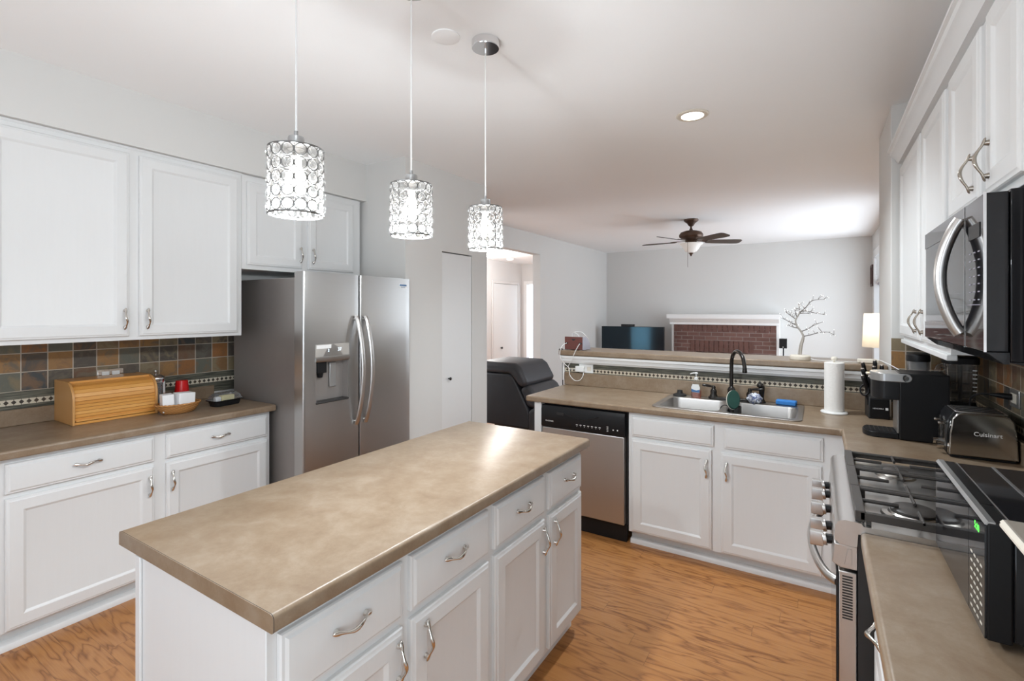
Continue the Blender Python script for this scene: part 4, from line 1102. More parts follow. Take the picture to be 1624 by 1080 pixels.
BR = [((-0.094, 3.90, 1.362), [(-0.05, 3.885, 1.375), (0.0, 3.87, 1.392), (0.05, 3.86, 1.395), (0.085, 3.85, 1.375)]),
      ((-0.108, 3.90, 1.395), [(-0.07, 3.91, 1.412), (-0.03, 3.92, 1.440), (0.02, 3.93, 1.462)]),
      ((-0.138, 3.90, 1.440), [(-0.165, 3.89, 1.452), (-0.20, 3.88, 1.475), (-0.235, 3.87, 1.490)]),
      ((-0.125, 3.90, 1.418), [(-0.16, 3.905, 1.425), (-0.19, 3.91, 1.442)]),
      ((-0.138, 3.90, 1.478), [(-0.16, 3.91, 1.495), (-0.185, 3.92, 1.515), (-0.205, 3.925, 1.535)]),
      ((-0.132, 3.90, 1.492), [(-0.140, 3.89, 1.52), (-0.146, 3.88, 1.55)]),
      ((-0.120, 3.90, 1.520), [(-0.095, 3.895, 1.535), (-0.06, 3.885, 1.530), (-0.02, 3.87, 1.520), (0.035, 3.86, 1.510)]),
      ((-0.115, 3.90, 1.525), [(-0.118, 3.905, 1.550), (-0.124, 3.91, 1.590)]),
      ((-0.112, 3.90, 1.528), [(-0.08, 3.91, 1.560), (-0.05, 3.915, 1.600), (-0.01, 3.92, 1.612), (0.03, 3.925, 1.612)]),
      ((-0.118, 3.90, 1.518), [(-0.09, 3.92, 1.520), (-0.05, 3.945, 1.515)])]
for a, pts in BR:
    P = spline([a] + pts, 4); n = len(P); m = MB().tube(P, [0.0036 - 0.0024 * k / (n - 1) for k in range(n)], 6); tips = [P[-1]]
    for k in range(3, n - 1, 3):
        for _ in range(2):
            e = P[k] + Vector((random.uniform(-0.03, 0.035), random.uniform(-0.02, 0.02), random.uniform(-0.008, 0.040)))
            m.tube([P[k], (P[k] + e) / 2 + Vector((0, 0, 0.004)), e], [0.0014, 0.0012, 0.0009], 5); tips.append(e)
    b = part('branch', m, M_TREED, lt, smooth=60)
    lm = MB()
    for e in tips: lm.quadric(e, (0.0022, 0.0022, 0.0030), 1, 1, 8, 5)
    part('light_tips', lm, M_LEDW, b)
cord('power_cable', [(-0.052, 3.885, 1.213), (-0.02, 3.87, 1.2075), (0.06, 3.85, 1.2075), (0.15, 3.84, 1.2075), (0.21, 3.85, 1.2075)], 0.0026, M_WHITE, 'white cord lying along the bar ledge from the light tree')
solo('power_adapter', MB().box(0.205, 3.83, zl + 0.001, 0.315, 3.885, zl + 0.026), M_CREAM, 'cream power adapter at the wall end of the bar ledge', 'adapter', bev=0.006, seg=3)
cord('power_cable', [(0.290, 3.82, 1.221), (0.310, 3.77, 1.232), (0.335, 3.68, 1.225), (0.375, 3.60, 1.205), (0.425, 3.585, 1.165), (0.445, 3.595, 1.120), (0.448, 3.602, 1.02), (0.448, 3.595, 0.920)], 0.0028, M_WHITE, 'white cord dropping from the ledge end across the slate tiles')

# ------------------------------------------------------------------ knife block and knives
kb = thing('knife_block', 'black knife block with white lettering under the bar ledge', 'knife block', (0.285, 3.575, 0.9145), 0.10)
kx = MB().prism([(-0.055, 0.0), (0.060, 0.0), (0.060, 0.235), (-0.005, 0.185), (-0.055, 0.120)], 'yz', -0.050, 0.050)
part('block', kx, M_BLKM, kb, False, bev=0.004)
part('front_plate', MB().box(-0.046, -0.0595, 0.006, 0.046, -0.0555, 0.114), M_BLK, kb, False, bev=0.002)
text('lettering', 'HENCKELS', 0.0105, M_TEXT, kb, (-0.006, -0.0602, 0.060), R_NEGY, world=False)
part('emblem', MB().box(0.028, -0.0606, 0.053, 0.041, -0.0598, 0.067), M_TEXT, kb, False)
KN = [(-0.030, 0.030, 0.205, 'black-handled knife highest at the back corner of the knife block'), (0.010, 0.030, 0.215, 'black-handled knife tallest and nearest the slate tiles in the block'),
      (-0.034, 0.000, 0.172, 'black-handled knife in the middle row of the block, ledge side'), (0.004, 0.005, 0.182, 'black-handled knife in the middle of the knife block'),
      (-0.036, -0.026, 0.135, 'black-handled knife in the low row of the knife block'), (-0.014, -0.030, 0.130, 'short black-handled knife lowest at the front of the knife block'),
      (0.030, 0.010, 0.190, 'black-handled knife behind the coffee maker head in the block')]
Mk = MAT[kb.name]
for kxx, kyy, kz, lab in KN:
    d = Vector((-0.14 + kxx * 5.0, -0.30, 1.0)).normalized(); a = Vector((kxx - 0.012, kyy, kz + 0.012)); L = 0.108
    k_ = thing('kitchen_knife', lab, 'knife', tuple(Mk @ a), 0, 'knives in the black block')
    wa = Mk @ a; wb = Mk @ (a + d * L); dd = (wb - wa)
    P = [wa + dd * t for t in (0, 0.12, 0.3, 0.6, 0.85, 0.97, 1.0)]
    part('grip', MB().tube(P, [(0.009, 0.014), (0.010, 0.016), (0.0095, 0.015), (0.010, 0.017), (0.011, 0.019), (0.009, 0.016), (0.004, 0.008)], 10, up=tuple((Mk.to_3x3() @ Vector((0, -1, 0))))), M_BLK, k_, smooth=60)
    part('end_cap', MB().quadric(wb, (0.010, 0.012, 0.006), 0.8, 0.8, 12, 8), M_CHROME, k_)
shr = thing('kitchen_scissors', 'black kitchen scissors with an open finger loop in the side of the knife block', 'scissors', (0.222, 3.545, 1.06))
lp = [(0.221 + 0.020 * math.cos(2 * PI * k / 24), 3.525 + 0.004 * math.sin(2 * PI * k / 24), 1.075 + 0.030 * math.sin(2 * PI * k / 24)) for k in range(24)]
part('finger_loop', MB().tube(lp, [(0.005, 0.006)] * 24, 8, closed=True, up=(0, 1, 0)), M_BLK, shr, smooth=60)
part('shank', MB().tube([(0.228, 3.525, 1.047), (0.238, 3.528, 1.02), (0.240, 3.530, 0.99)], 0.006, 8), M_BLK, shr)

# ------------------------------------------------------------------ coffee maker, blender set, toaster
cm = thing('coffee_maker', 'black single-cup coffee maker with a silver handle band beside the toaster', 'coffee maker', (0.36, 3.10, 0.9145))
C0, C1 = 3.005, 3.185; zb = 0.9147
part('tower', MB().box(0.325, C0, zb, 0.512, C1, zb + 0.322), M_BLK, cm, bev=0.006, seg=3)
hd = [(0.330, C0), (0.330, C1)] + [(0.272 - 0.052 * math.cos(a), (C0 + C1) / 2 + (C1 - C0) / 2 * math.sin(a)) for a in [PI / 2 - PI * k / 16 for k in range(17)]]
part('brew_head', MB().prism(hd, 'xy', zb + 0.190, zb + 0.290), M_BLK, cm, bev=0.004, seg=3, smooth=40)
hb = [(0.355, C0 - 0.003), (0.355, C1 + 0.003)] + [(0.272 - 0.056 * math.cos(a), (C0 + C1) / 2 + ((C1 - C0) / 2 + 0.003) * math.sin(a)) for a in [PI / 2 - PI * k / 16 for k in range(17)]]
part('handle_band', MB().prism(hb, 'xy', zb + 0.278, zb + 0.318).cyl((0.355, C0 - 0.003, zb + 0.298), (0.355, C1 + 0.003, zb + 0.298), 0.020, n=24), M_SILV, cm, bev=0.003, smooth=40)
part('pivot_button', MB().cyl((0.352, C0 - 0.0035, zb + 0.298), (0.352, C0 - 0.0055, zb + 0.298), 0.011, n=20), M_CHROME, cm)
part('lift_tab', MB().box(0.200, (C0 + C1) / 2 - 0.03, zb + 0.300, 0.222, (C0 + C1) / 2 + 0.03, zb + 0.309), M_CHROME, cm, bev=0.003)
part('back_panel', MB().box(0.318, C0 + 0.012, zb + 0.030, 0.3245, C1 - 0.012, zb + 0.190), M_SILV, cm)
db = [(0.325, C0 + 0.01), (0.325, C1 - 0.01)] + [(0.235 - 0.050 * math.cos(a), (C0 + C1) / 2 + ((C1 - C0) / 2 - 0.01) * math.sin(a)) for a in [PI / 2 - PI * k / 16 for k in range(17)]]
part('drip_base', MB().prism(db, 'xy', zb, zb + 0.026), M_BLK, cm, bev=0.003, smooth=40)
gr = MB()
for k in range(11):
    yy = C0 + 0.030 + 0.012 * k; hw = 0.050 * math.sqrt(max(0.05, 1 - ((yy - (C0 + C1) / 2) / 0.085) ** 2))
    gr.box(0.240 - hw, yy - 0.002, zb + 0.0262, 0.315, yy + 0.002, zb + 0.030)
for k in range(6): gr.box(0.215 + 0.018 * k, C0 + 0.030, zb + 0.0262, 0.219 + 0.018 * k, C1 - 0.030, zb + 0.0300)
part('drip_grille', gr, M_BLKM, cm)

bc = thing('blender_cup', 'clear blending cup with a black lid behind the coffee maker', 'blender cup', (0.452, 3.40, 0.9145))
part('cup', MB().lathe([(0.034, 0.0), (0.038, 0.003), (0.048, 0.355), (0.046, 0.355), (0.036, 0.008), (0.0, 0.006)], (0.448, 3.40, zb), 36, cap=False), M_LID, bc, smooth=60)
part('lid', MB().lathe([(0.051, 0.352), (0.052, 0.360), (0.051, 0.384), (0.045, 0.390), (0.0, 0.391)], (0.448, 3.40, zb), 36), M_BLK, bc)
bp_ = thing('blender_pitcher', 'large smoky blender pitcher with a black lid beside the slate wall', 'blender pitcher', (0.605, 3.33, 0.9145))
ring = lambda w, z: [(x, y, zb + z) for x, y in rrect(0.605, 3.33, w, w * 0.95, 0.03, 5)]
part('motor_base', MB().loft([ring(0.125, 0.0), ring(0.128, 0.01), ring(0.118, 0.150), ring(0.110, 0.166)]), M_BLK, bp_, smooth=40)
part('pitcher', MB().loft([ring(0.108, 0.1665), ring(0.128, 0.355), ring(0.124, 0.355), ring(0.104, 0.172), ring(0.02, 0.171)]), M_SMOKE, bp_, smooth=40)
part('blade_shaft', MB().cyl((0.605, 3.33, zb + 0.172), (0.605, 3.33, zb + 0.345), 0.009, n=12).box(0.57, 3.328, zb + 0.20, 0.64, 3.332, zb + 0.212).box(0.572, 3.326, zb + 0.25, 0.638, 3.334, zb + 0.258), M_BLKM, bp_)
part('lid', MB().loft([ring(0.134, 0.3552), ring(0.136, 0.362), ring(0.136, 0.385), ring(0.120, 0.392)]), M_BLK, bp_, smooth=40)
part('handle', MB().tube(spline([(0.542, 3.295, zb + 0.345), (0.512, 3.275, zb + 0.335), (0.502, 3.268, zb + 0.27), (0.510, 3.272, zb + 0.20), (0.552, 3.295, zb + 0.182)], 6), [(0.012, 0.009)] * 25, 10, up=(0, -1, 0)), M_SMOKE, bp_, smooth=60)
mk = MB()
for k in range(6): mk.box(0.640, 3.33 - 0.0665 + 0.004 * 0, zb + 0.225 + 0.020 * k, 0.656, 3.33 - 0.0655, zb + 0.229 + 0.020 * k)
part('measure_marks', mk, M_TEXT, bp_)

ts = thing('toaster', 'brushed steel and black four-slice toaster behind the black microwave', 'toaster', (0.575, 2.86, 0.9145))
TX0, TX1, TY0, TY1 = 0.470, 0.680, 2.770, 2.985
pr = [(TX0 + 0.004, zb + 0.012)]
def tsec(y, s):
    cx = (TX0 + TX1) / 2; hw = (TX1 - TX0) / 2
    return [(cx + (x - cx) * s, y, z) for x, z in [(TX0 - 0.004, zb + 0.012), (TX0, zb + 0.10), (TX0 + 0.008, zb + 0.165), (TX0 + 0.022, zb + 0.184), (TX0 + 0.045, zb + 0.190), (TX1 - 0.045, zb + 0.190), (TX1 - 0.022, zb + 0.184), (TX1 - 0.008, zb + 0.165), (TX1, zb + 0.10), (TX1 + 0.004, zb + 0.012)]]
part('shell', MB().loft([tsec(TY0, 0.985), tsec(TY0 + 0.012, 1.0), tsec(TY1 - 0.012, 1.0), tsec(TY1, 0.985)]), M_TOAST, ts, bev=0.004, smooth=50)
part('base', MB().box(TX0 + 0.002, TY0 + 0.008, zb, TX1 - 0.002, TY1 - 0.008, zb + 0.0118), M_BLK, ts, bev=0.003)
part('top_cover', MB().box(TX0 + 0.022, TY0 + 0.028, zb + 0.1895, TX1 - 0.022, TY1 - 0.028, zb + 0.1950), M_STEEL, ts, bev=0.003)
for k, yy in enumerate((2.812, 2.855, 2.902, 2.945)): part('bread_slot', MB().box(TX0 + 0.034, yy - 0.012, zb + 0.1951, TX1 - 0.034, yy + 0.012, zb + 0.1965), M_BLKM, ts)
part('end_panel', MB().prism([(TX0 - 0.006, zb + 0.013), (TX0 - 0.003, zb + 0.10), (TX0 + 0.004, zb + 0.163), (TX0 + 0.018, zb + 0.186), (TX0 + 0.030, zb + 0.190), (TX0 + 0.020, zb + 0.013)], 'xz', TY0 + 0.035, TY1 - 0.004), M_BLK, ts, bev=0.002)
for yy in (2.838, 2.930):
    lv = part('lever', MB().box(TX0 - 0.030, yy - 0.018, zb + 0.128, TX0 - 0.004, yy + 0.018, zb + 0.138), M_CHROME, ts, bev=0.003)
    part('lever_track', MB().box(TX0 - 0.008, yy - 0.012, zb + 0.055, TX0 - 0.004, yy - 0.007, zb + 0.150).box(TX0 - 0.008, yy + 0.007, zb + 0.055, TX0 - 0.004, yy + 0.012, zb + 0.150), M_CHROME, ts)
    part('dial_knob', MB().cyl((TX0 - 0.005, yy, zb + 0.035), (TX0 - 0.018, yy, zb + 0.035), 0.013, n=18).cyl((TX0 - 0.018, yy, zb + 0.035), (TX0 - 0.032, yy, zb + 0.035), 0.015, n=20), M_CHROME, ts)
    bm_ = MB()
    for k in range(4): bm_.cyl((TX0 - 0.004, yy + 0.024, zb + 0.062 + 0.018 * k), (TX0 - 0.009, yy + 0.024, zb + 0.062 + 0.018 * k), 0.0055, n=12)
    part('buttons', bm_, M_CHROME, ts)
text('lettering', 'Cuisinart', 0.024, M_TEXT, ts, (0.590, TY0 - 0.0008, zb + 0.108), R_NEGY, 0.0008)

wo = thing('wall_outlet', 'outlet with a black plug in the slate wall behind the toaster', 'outlet', (XR - 0.009, 2.93, 1.13))
part('cover_plate', MB().box(XR - 0.015, 2.865, 1.125, XR - 0.0092, 2.985, 1.200), M_SILV, wo, bev=0.002)
part('socket', MB().box(XR - 0.0175, 2.89, 1.142, XR - 0.0152, 2.96, 1.184), M_CREAM, wo, bev=0.001)
pw = thing('power_plug', 'black plug and cord curving down behind the toaster', 'plug', (0.68, 2.95, 1.16))
part('plug_body', MB().tube([(XR - 0.018, 2.945, 1.166), (XR - 0.045, 2.948, 1.168), (XR - 0.085, 2.955, 1.170)], [0.014, 0.013, 0.006], 12), M_BLK, pw)
part('cord', MB().tube(spline([(0.637, 2.955, 1.170), (0.61, 2.97, 1.168), (0.585, 2.99, 1.150), (0.578, 3.00, 1.115), (0.578, 3.005, 1.00), (0.580, 3.01, 0.920)], 6), 0.0042, 8), M_BLK, pw)

# ------------------------------------------------------------------ counter microwave
mw = thing('microwave_oven', 'black countertop microwave with green clock digits beside the range', 'microwave', (0.45, 1.515, 0.9145))
MX = 0.261; MY0, MY1 = 1.241, 1.698; z0 = 0.931; z1 = 1.148
part('case', MB().box(MX + 0.038, MY0 + 0.004, z0, 0.630, MY1 - 0.004, z1 - 0.003), M_BLKGL, mw, bev=0.004)
for xx in (0.33, 0.60):
    for yy in (MY0 + 0.05, MY1 - 0.05): part('foot', MB().cyl((xx, yy, 0.9145), (xx, yy, z0 + 0.001), 0.014, n=14), M_BLKM, mw)
md = part('door', MB().box(MX + 0.002, MY0 + 0.118, z0 - 0.003, MX + 0.0375, MY1, z1 - 0.002), M_BLK, mw, bev=0.003)
part('door_glass', MB().box(MX - 0.001, MY0 + 0.1185, z0 - 0.001, MX + 0.0018, MY1 - 0.002, z1 - 0.008), M_BLKGL, md)
part('top_trim', MB().prism([(MX - 0.001, z1 - 0.006), (MX + 0.004, z1), (MX + 0.014, z1), (MX + 0.014, z1 - 0.006)], 'xz', MY0 + 0.001, MY1 - 0.001), M_SILV, mw)
mp = part('control_panel', MB().box(MX + 0.002, MY0, z0 - 0.003, MX + 0.0375, MY0 + 0.116, z1 - 0.002), M_BLK, mw, bev=0.003)
part('panel_glass', MB().box(MX - 0.001, MY0 + 0.002, z0 - 0.001, MX + 0.0018, MY0 + 0.1155, z1 - 0.008), M_BLKGL, mp)
text('clock_digits', '5:10', 0.020, M_LEDG, mp, (MX - 0.0012, MY0 + 0.055, z1 - 0.030), R_NEGX, 0.0002)
bt = MB()
for i in range(7):
    for j in range(4): bt.box(MX - 0.0016, MY0 + 0.018 + 0.023 * j, 0.945 + 0.018 * i, MX - 0.0011, MY0 + 0.031 + 0.023 * j, 0.949 + 0.018 * i)
part('keypad_marks', bt, M_CREAM, mp)
part('top_seam', MB().box(MX + 0.038, MY0 + 0.006, z1 - 0.0031, MX + 0.0405, MY1 - 0.006, z1 - 0.0018).box(MX + 0.105, MY0 + 0.006, z1 - 0.0031, MX + 0.111, MY1 - 0.006, z1 - 0.0018), M_SILV, mw)
sh = thing('wall_shelf', 'cream-edged slab jutting from the right wall over the black microwave corner', 'shelf', (0.5, 0.8, 1.18))
part('board', MB().box(0.2535, 0.45, 1.186, XR - 0.001, 1.105, 1.200), M_TAUPE, sh, bev=0.002)
part('edge_strip', MB().prism([(0.2530, 1.1865), (0.2490, 1.188), (0.2490, 1.192), (0.2510, 1.1935), (0.2490, 1.195), (0.2530, 1.1995)], 'xz', 0.45, 1.104), M_CREAM, sh)


# ------------------------------------------------------------------ things on the left counter
bb = thing('bread_box', 'bamboo roll-top bread box on the left counter', 'bread box', (-3.53, 1.205, 0.9145))
BY0, BY1, BX0, BX1 = 1.000, 1.405, -3.690, -3.415; zb = 0.9147; HT = 0.232
def side_profile(x0, x1, h, r, n=12):
    p = [(x0, zb), (x0, zb + h)]
    for k in range(n + 1):
        a = PI / 2 - PI / 2 * k / n; p.append((x1 - r + r * math.cos(a), zb + h - r + r * math.sin(a)))
    return p + [(x1, zb)]
for yy in (BY0, BY1 - 0.012): part('side_panel', MB().prism(side_profile(BX0, BX1, HT, 0.105), 'xz', yy, yy + 0.012), M_BAMBOOS, bb, bev=0.002, smooth=40)
part('back_panel', MB().box(BX0 + 0.001, BY0 + 0.0122, zb + 0.002, BX0 + 0.010, BY1 - 0.0122, zb + HT - 0.004), M_BAMBOO, bb)
part('top_board', MB().box(BX0 + 0.0102, BY0 + 0.0122, zb + HT - 0.014, BX1 - 0.088, BY1 - 0.0122, zb + HT - 0.001), M_BAMBOO, bb, bev=0.002)
part('bottom_rail', MB().box(BX0 + 0.011, BY0 + 0.0122, zb, BX1 - 0.006, BY1 - 0.0122, zb + 0.014), M_BAMBOO, bb, bev=0.002)
dm = MB(); arc = []
rr = 0.093; cxx = BX1 - 0.105; czz = zb + HT - 0.105
for k in range(7): arc.append((PI / 2 - 0.16 - (PI / 2 - 0.16) * k / 6))
segs = [(cxx + rr * math.cos(a), czz + rr * math.sin(a)) for a in arc]
nz = 6
segs += [(cxx + rr, czz - (czz - zb - 0.022) * (k + 1) / nz) for k in range(nz)]
for (xa, za), (xb, zb2) in zip(segs[:-1], segs[1:]):
    d = Vector((xb - xa, zb2 - za)); L = d.length; d.normalize(); nrm = Vector((-d.y, d.x)); nrm = nrm if nrm.x > 0 or nrm.y > 0 else -nrm
    a = Vector((xa, za)) + d * 0.0004; b = Vector((xb, zb2)) - d * 0.0004
    q = [a, a + nrm * 0.002 + d * 0.0008, b + nrm * 0.002 - d * 0.0008, b, b - nrm * 0.006, a - nrm * 0.006]
    dm.prism([tuple(p) for p in q], 'xz', BY0 + 0.0125, BY1 - 0.0125, (0, 2, 0, 1, 1, 0, 2, 0, 0, 1, 0, 2)[len(dm.mi) // 8 % 12])
part('roll_door', dm, [M_BAMBOO, M_BAMBOO2, M_BAMBOO3], bb)
part('door_grip', MB().box(cxx + rr - 0.002, BY0 + 0.016, zb + 0.017, cxx + rr + 0.009, BY1 - 0.016, zb + 0.027), M_BAMBOO, bb, bev=0.002)

wo = thing('wall_outlet', 'double outlet with a metal cover plate behind the bread box', 'outlet', (XL + 0.01, 1.267, 1.10))
part('cover_plate', MB().box(XL + 0.0092, 1.202, 1.100, XL + 0.016, 1.334, 1.180), M_CHROME, wo, bev=0.002)
for yy in (1.242, 1.294): part('socket', MB().box(XL + 0.0155, yy - 0.019, 1.120, XL + 0.019, yy + 0.019, 1.166), M_WHITE, wo, bev=0.002)

fp = thing('french_press', 'glass and chrome coffee press behind the bread box end', 'french press', (-3.58, 1.455, 0.9145))
fx, fy = -3.60, 1.468
part('glass_jar', MB().lathe([(0.040, 0.004), (0.042, 0.008), (0.042, 0.180), (0.040, 0.180), (0.039, 0.010)], (fx, fy, zb), 32), M_LID, fp, smooth=60)
fr = MB()
for k in range(4):
    a = PI / 4 + PI / 2 * k; fr.box(fx + 0.045 * math.cos(a) - 0.006, fy + 0.045 * math.sin(a) - 0.006, zb, fx + 0.045 * math.cos(a) + 0.006, fy + 0.045 * math.sin(a) + 0.006, zb + 0.170)
fr.lathe([(0.044, 0.165), (0.048, 0.165), (0.048, 0.178), (0.044, 0.178)], (fx, fy, zb), 32).lathe([(0.044, 0.0), (0.048, 0.0), (0.048, 0.012), (0.044, 0.012)], (fx, fy, zb), 32)
part('metal_frame', fr, M_CHROMB, fp)
part('lid', MB().lathe([(0.050, 0.1805), (0.052, 0.190), (0.046, 0.205), (0.030, 0.214), (0.008, 0.217)], (fx, fy, zb), 32), M_CHROMB, fp, smooth=50)
part('plunger_knob', MB().cyl((fx, fy, zb + 0.217), (fx, fy, zb + 0.228), 0.004, n=10).quadric((fx, fy, zb + 0.236), (0.010, 0.010, 0.010), 1, 1, 16, 10), M_CHROMB, fp)
part('handle', MB().tube(spline([(fx - 0.046, fy, zb + 0.165), (fx - 0.078, fy + 0.004, zb + 0.150), (fx - 0.082, fy + 0.004, zb + 0.09), (fx - 0.046, fy, zb + 0.04)], 6), [(0.008, 0.005)] * 19, 10, up=(0, 0, 1)), M_BLK, fp, smooth=60)

cup = thing('plastic_cup', 'red plastic cup turned upside down behind the wicker basket', 'cup', (-3.555, 1.600, 0.9145))
part('cup_body', MB().lathe([(0.048, 0.006), (0.034, 0.164), (0.031, 0.166), (0.0, 0.166)], (-3.555, 1.600, zb), 36, cap=False), M_RED, cup, smooth=50)
part('rim', MB().lathe([(0.048, 0.0), (0.052, 0.0), (0.052, 0.006), (0.048, 0.006)], (-3.555, 1.600, zb), 36), M_RED, cup)

bk = thing('wicker_basket', 'shallow oval wicker basket holding folded napkins', 'basket', (-3.335, 1.480, 0.9145), 0.0)
ovl = lambda a, b, z: [(a * math.cos(2 * PI * k / 48), b * math.sin(2 * PI * k / 48), z) for k in range(48)]
part('bowl', MB().loft([ovl(0.055, 0.078, 0.0), ovl(0.062, 0.088, 0.004), ovl(0.078, 0.108, 0.030), ovl(0.088, 0.122, 0.055), ovl(0.084, 0.118, 0.055), ovl(0.074, 0.104, 0.030), ovl(0.058, 0.084, 0.008), ovl(0.02, 0.03, 0.007)]).xf(Matrix.Rotation(0, 4, 'Z')), M_WICK, bk, False, smooth=60)
rm = MB()
P = [(0.087 * math.cos(2 * PI * k / 64), 0.121 * math.sin(2 * PI * k / 64), 0.057 + 0.0018 * math.sin(k * 3)) for k in range(64)]
rm.tube(P, 0.0055, 8, closed=True)
part('braided_rim', rm, M_WICK, bk, False, smooth=60)
for k in range(2):
    cy = (-0.058, 0.026)[k]; hw = (0.030, 0.047)[k]
    q = MB().box(-0.040, -hw, 0.0, 0.038, hw, 0.105)
    q.xf(Matrix.Translation((-3.332 + (0.006 if k else -0.004), 1.480 + cy, 0.9290)) @ Matrix.Rotation((-0.20, 0.06)[k], 4, 'Z') @ Matrix.Rotation((0.03, -0.05)[k], 4, 'X'))
    s_ = solo('napkin_stack', q, M_NAP, ('narrow stack of folded white napkins nearest the bread box in the basket', 'wide stack of folded white napkins in the wicker basket')[k], 'napkins', 'napkins in the wicker basket', bev=0.004)

bd = thing('butter_dish', 'black butter dish with a clear plastic lid near the counter end', 'butter dish', (-3.345, 1.765, 0.9145), 0.12)
rr_ = lambda w, d, z, r=0.022: [(x, y, z) for x, y in rrect(0, 0, d, w, r, 5)]
part('tray', MB().loft([rr_(0.165, 0.085, 0.0), rr_(0.180, 0.098, 0.030), rr_(0.204, 0.120, 0.036), rr_(0.204, 0.120, 0.040), rr_(0.175, 0.094, 0.036), rr_(0.160, 0.080, 0.006)]), M_BLK, bd, False, smooth=40)
part('lid', MB().loft([rr_(0.202, 0.118, 0.0405), rr_(0.192, 0.108, 0.044), rr_(0.176, 0.094, 0.062), rr_(0.140, 0.066, 0.082), rr_(0.120, 0.050, 0.084)]), M_LID, bd, False, smooth=30)
Mb = MAT[bd.name]
bt_ = MB().box(-0.020, -0.030, 0.010, 0.020, 0.055, 0.064).xf(Mb)
solo('butter_stick', bt_, M_BUTTER, 'yellow stick of butter under the clear lid of the dish', 'butter', bev=0.003)
bt_ = MB().box(-0.018, -0.070, 0.010, 0.018, -0.034, 0.060).xf(Mb)
solo('butter_wrapper', bt_, M_WHITE, 'crumpled pale wrapper at the end of the butter stick', 'wrapper', bev=0.008)


# ------------------------------------------------------------------ crystal pendants over the island
def lens_mb(r):
    """one faceted round crystal set in its metal ring; axis along +x"""
    m = MB()
    rg = lambda q, x: [(x, q * math.cos(2 * PI * k / 10), q * math.sin(2 * PI * k / 10)) for k in range(10)]
    m.loft([rg(r * 0.30, -0.0050), rg(r * 0.92, -0.0005), rg(r * 0.92, 0.0005), rg(r * 0.42, 0.0062)], True, 0)
    P = [(0.0, r * 0.97 * math.cos(2 * PI * k / 14), r * 0.97 * math.sin(2 * PI * k / 14)) for k in range(14)]
    m.tube(P, 0.0018, 5, 1, closed=True)
    return m


PR, ROWS, AROUND = 0.0735, 5, 14
LENS = mesh_of('crystal', lens_mb(0.0164), [M_CRYS, M_RING], 0)


def make_pendant():
    z = -0.745                                                 # shade top below the ceiling (the thing's origin is on the ceiling)
    o = thing('pendant_light', '', 'pendant light', (0, 0, ZC), 0, 'crystal pendants over the island')
    part('ceiling_canopy', MB().lathe([(0.062, -0.0005), (0.062, -0.030), (0.060, -0.034), (0.0, -0.034)], (0, 0, 0), 40), M_CHROMB, o, False)
    part('strain_relief', MB().cyl((0, 0, -0.0342), (0, 0, -0.060), 0.0055, 0.004, 12), M_CHROMB, o, False)
    part('cord', MB().cyl((0, 0, -0.0602), (0, 0, z + 0.052), 0.0028, n=10), M_WHITE, o, False)
    part('socket_cap', MB().lathe([(0.0, 0.0525), (0.006, 0.0525), (0.006, 0.036), (0.021, 0.036), (0.0225, 0.030), (0.0225, 0.0)], (0, 0, z), 24), M_SILV, o, False)
    f = MB()
    def hoop(zz, r, t=0.0019): f.tube([(r * math.cos(2 * PI * k / 48), r * math.sin(2 * PI * k / 48), zz) for k in range(48)], t, 6, closed=True)
    hoop(z, PR, 0.0024); hoop(z - 0.186, PR, 0.0028)
    for k in range(7):
        a = 2 * PI * (2 * k + 0.5) / AROUND; f.cyl((PR * math.cos(a), PR * math.sin(a), z), (PR * math.cos(a), PR * math.sin(a), z - 0.186), 0.0009, n=5)
    f.lathe([(0.022, z + 0.003), (PR, z + 0.001), (PR, z - 0.001), (0.022, z + 0.001)], (0, 0, 0), 40)
    sh = part('shade_frame', f, M_RING, o, False)
    dz = 0.186 / ROWS
    for i in range(ROWS):
        for k in range(AROUND):
            c = bpy.data.objects.new('crystal', LENS); COL.objects.link(c); c.parent = sh
            a = 2 * PI * (k + (0.0 if i % 2 == 0 else 0.0)) / AROUND
            c.location = (PR * math.cos(a), PR * math.sin(a), z - dz * (i + 0.5)); c.rotation_euler = (0, 0, a)
    part('bulb', MB().lathe([(0.0, -0.128), (0.012, -0.126), (0.024, -0.117), (0.030, -0.100), (0.029, -0.084), (0.020, -0.062), (0.0135, -0.045), (0.0135, -0.020)], (0, 0, z), 24), M_BULB, o, False, smooth=60)
    return o


p0 = make_pendant()
PEND = [(0.868, 'crystal pendant nearest the camera, hanging over the near end of the island'),
        (1.336, 'crystal pendant in the middle of the three over the island'),
        (1.808, 'crystal pendant with its round canopy in view, over the far end of the island')]
for i, (yy, lab) in enumerate(PEND):
    o = p0 if i == 0 else copy_tree(p0)
    o.location = (-1.268, yy, ZC); o['label'] = lab
    o.rotation_euler = (0, 0, 0.15 * i)
    point('pendant_glow', (-1.268, yy, ZC - 0.745 - 0.165), 15.5, (0.90, 0.962, 1.0), 0.03)

cl = thing('recessed_light', 'lit round recessed ceiling light beyond the island', 'recessed light', (-0.665, 3.165, ZC))
part('trim_ring', MB().lathe([(0.095, -0.0005), (0.095, -0.004), (0.088, -0.009), (0.066, -0.009), (0.064, -0.0005)], (-0.665, 3.165, ZC), 40), M_CREAM, cl)
part('lens', MB().lathe([(0.0655, -0.0006), (0.0655, -0.0075), (0.0, -0.0078)], (-0.665, 3.165, ZC), 40), M_CANL, cl)
spot('recessed_glow', (-0.665, 3.165, ZC - 0.02), 78.0, (0.88, 0.955, 1.0))
spot('kitchen_fill_spot', (-0.5, 0.3, ZC - 0.02), 7.0, (0.88, 0.955, 1.0))  # added spot with no fixture, fills the kitchen from out of view

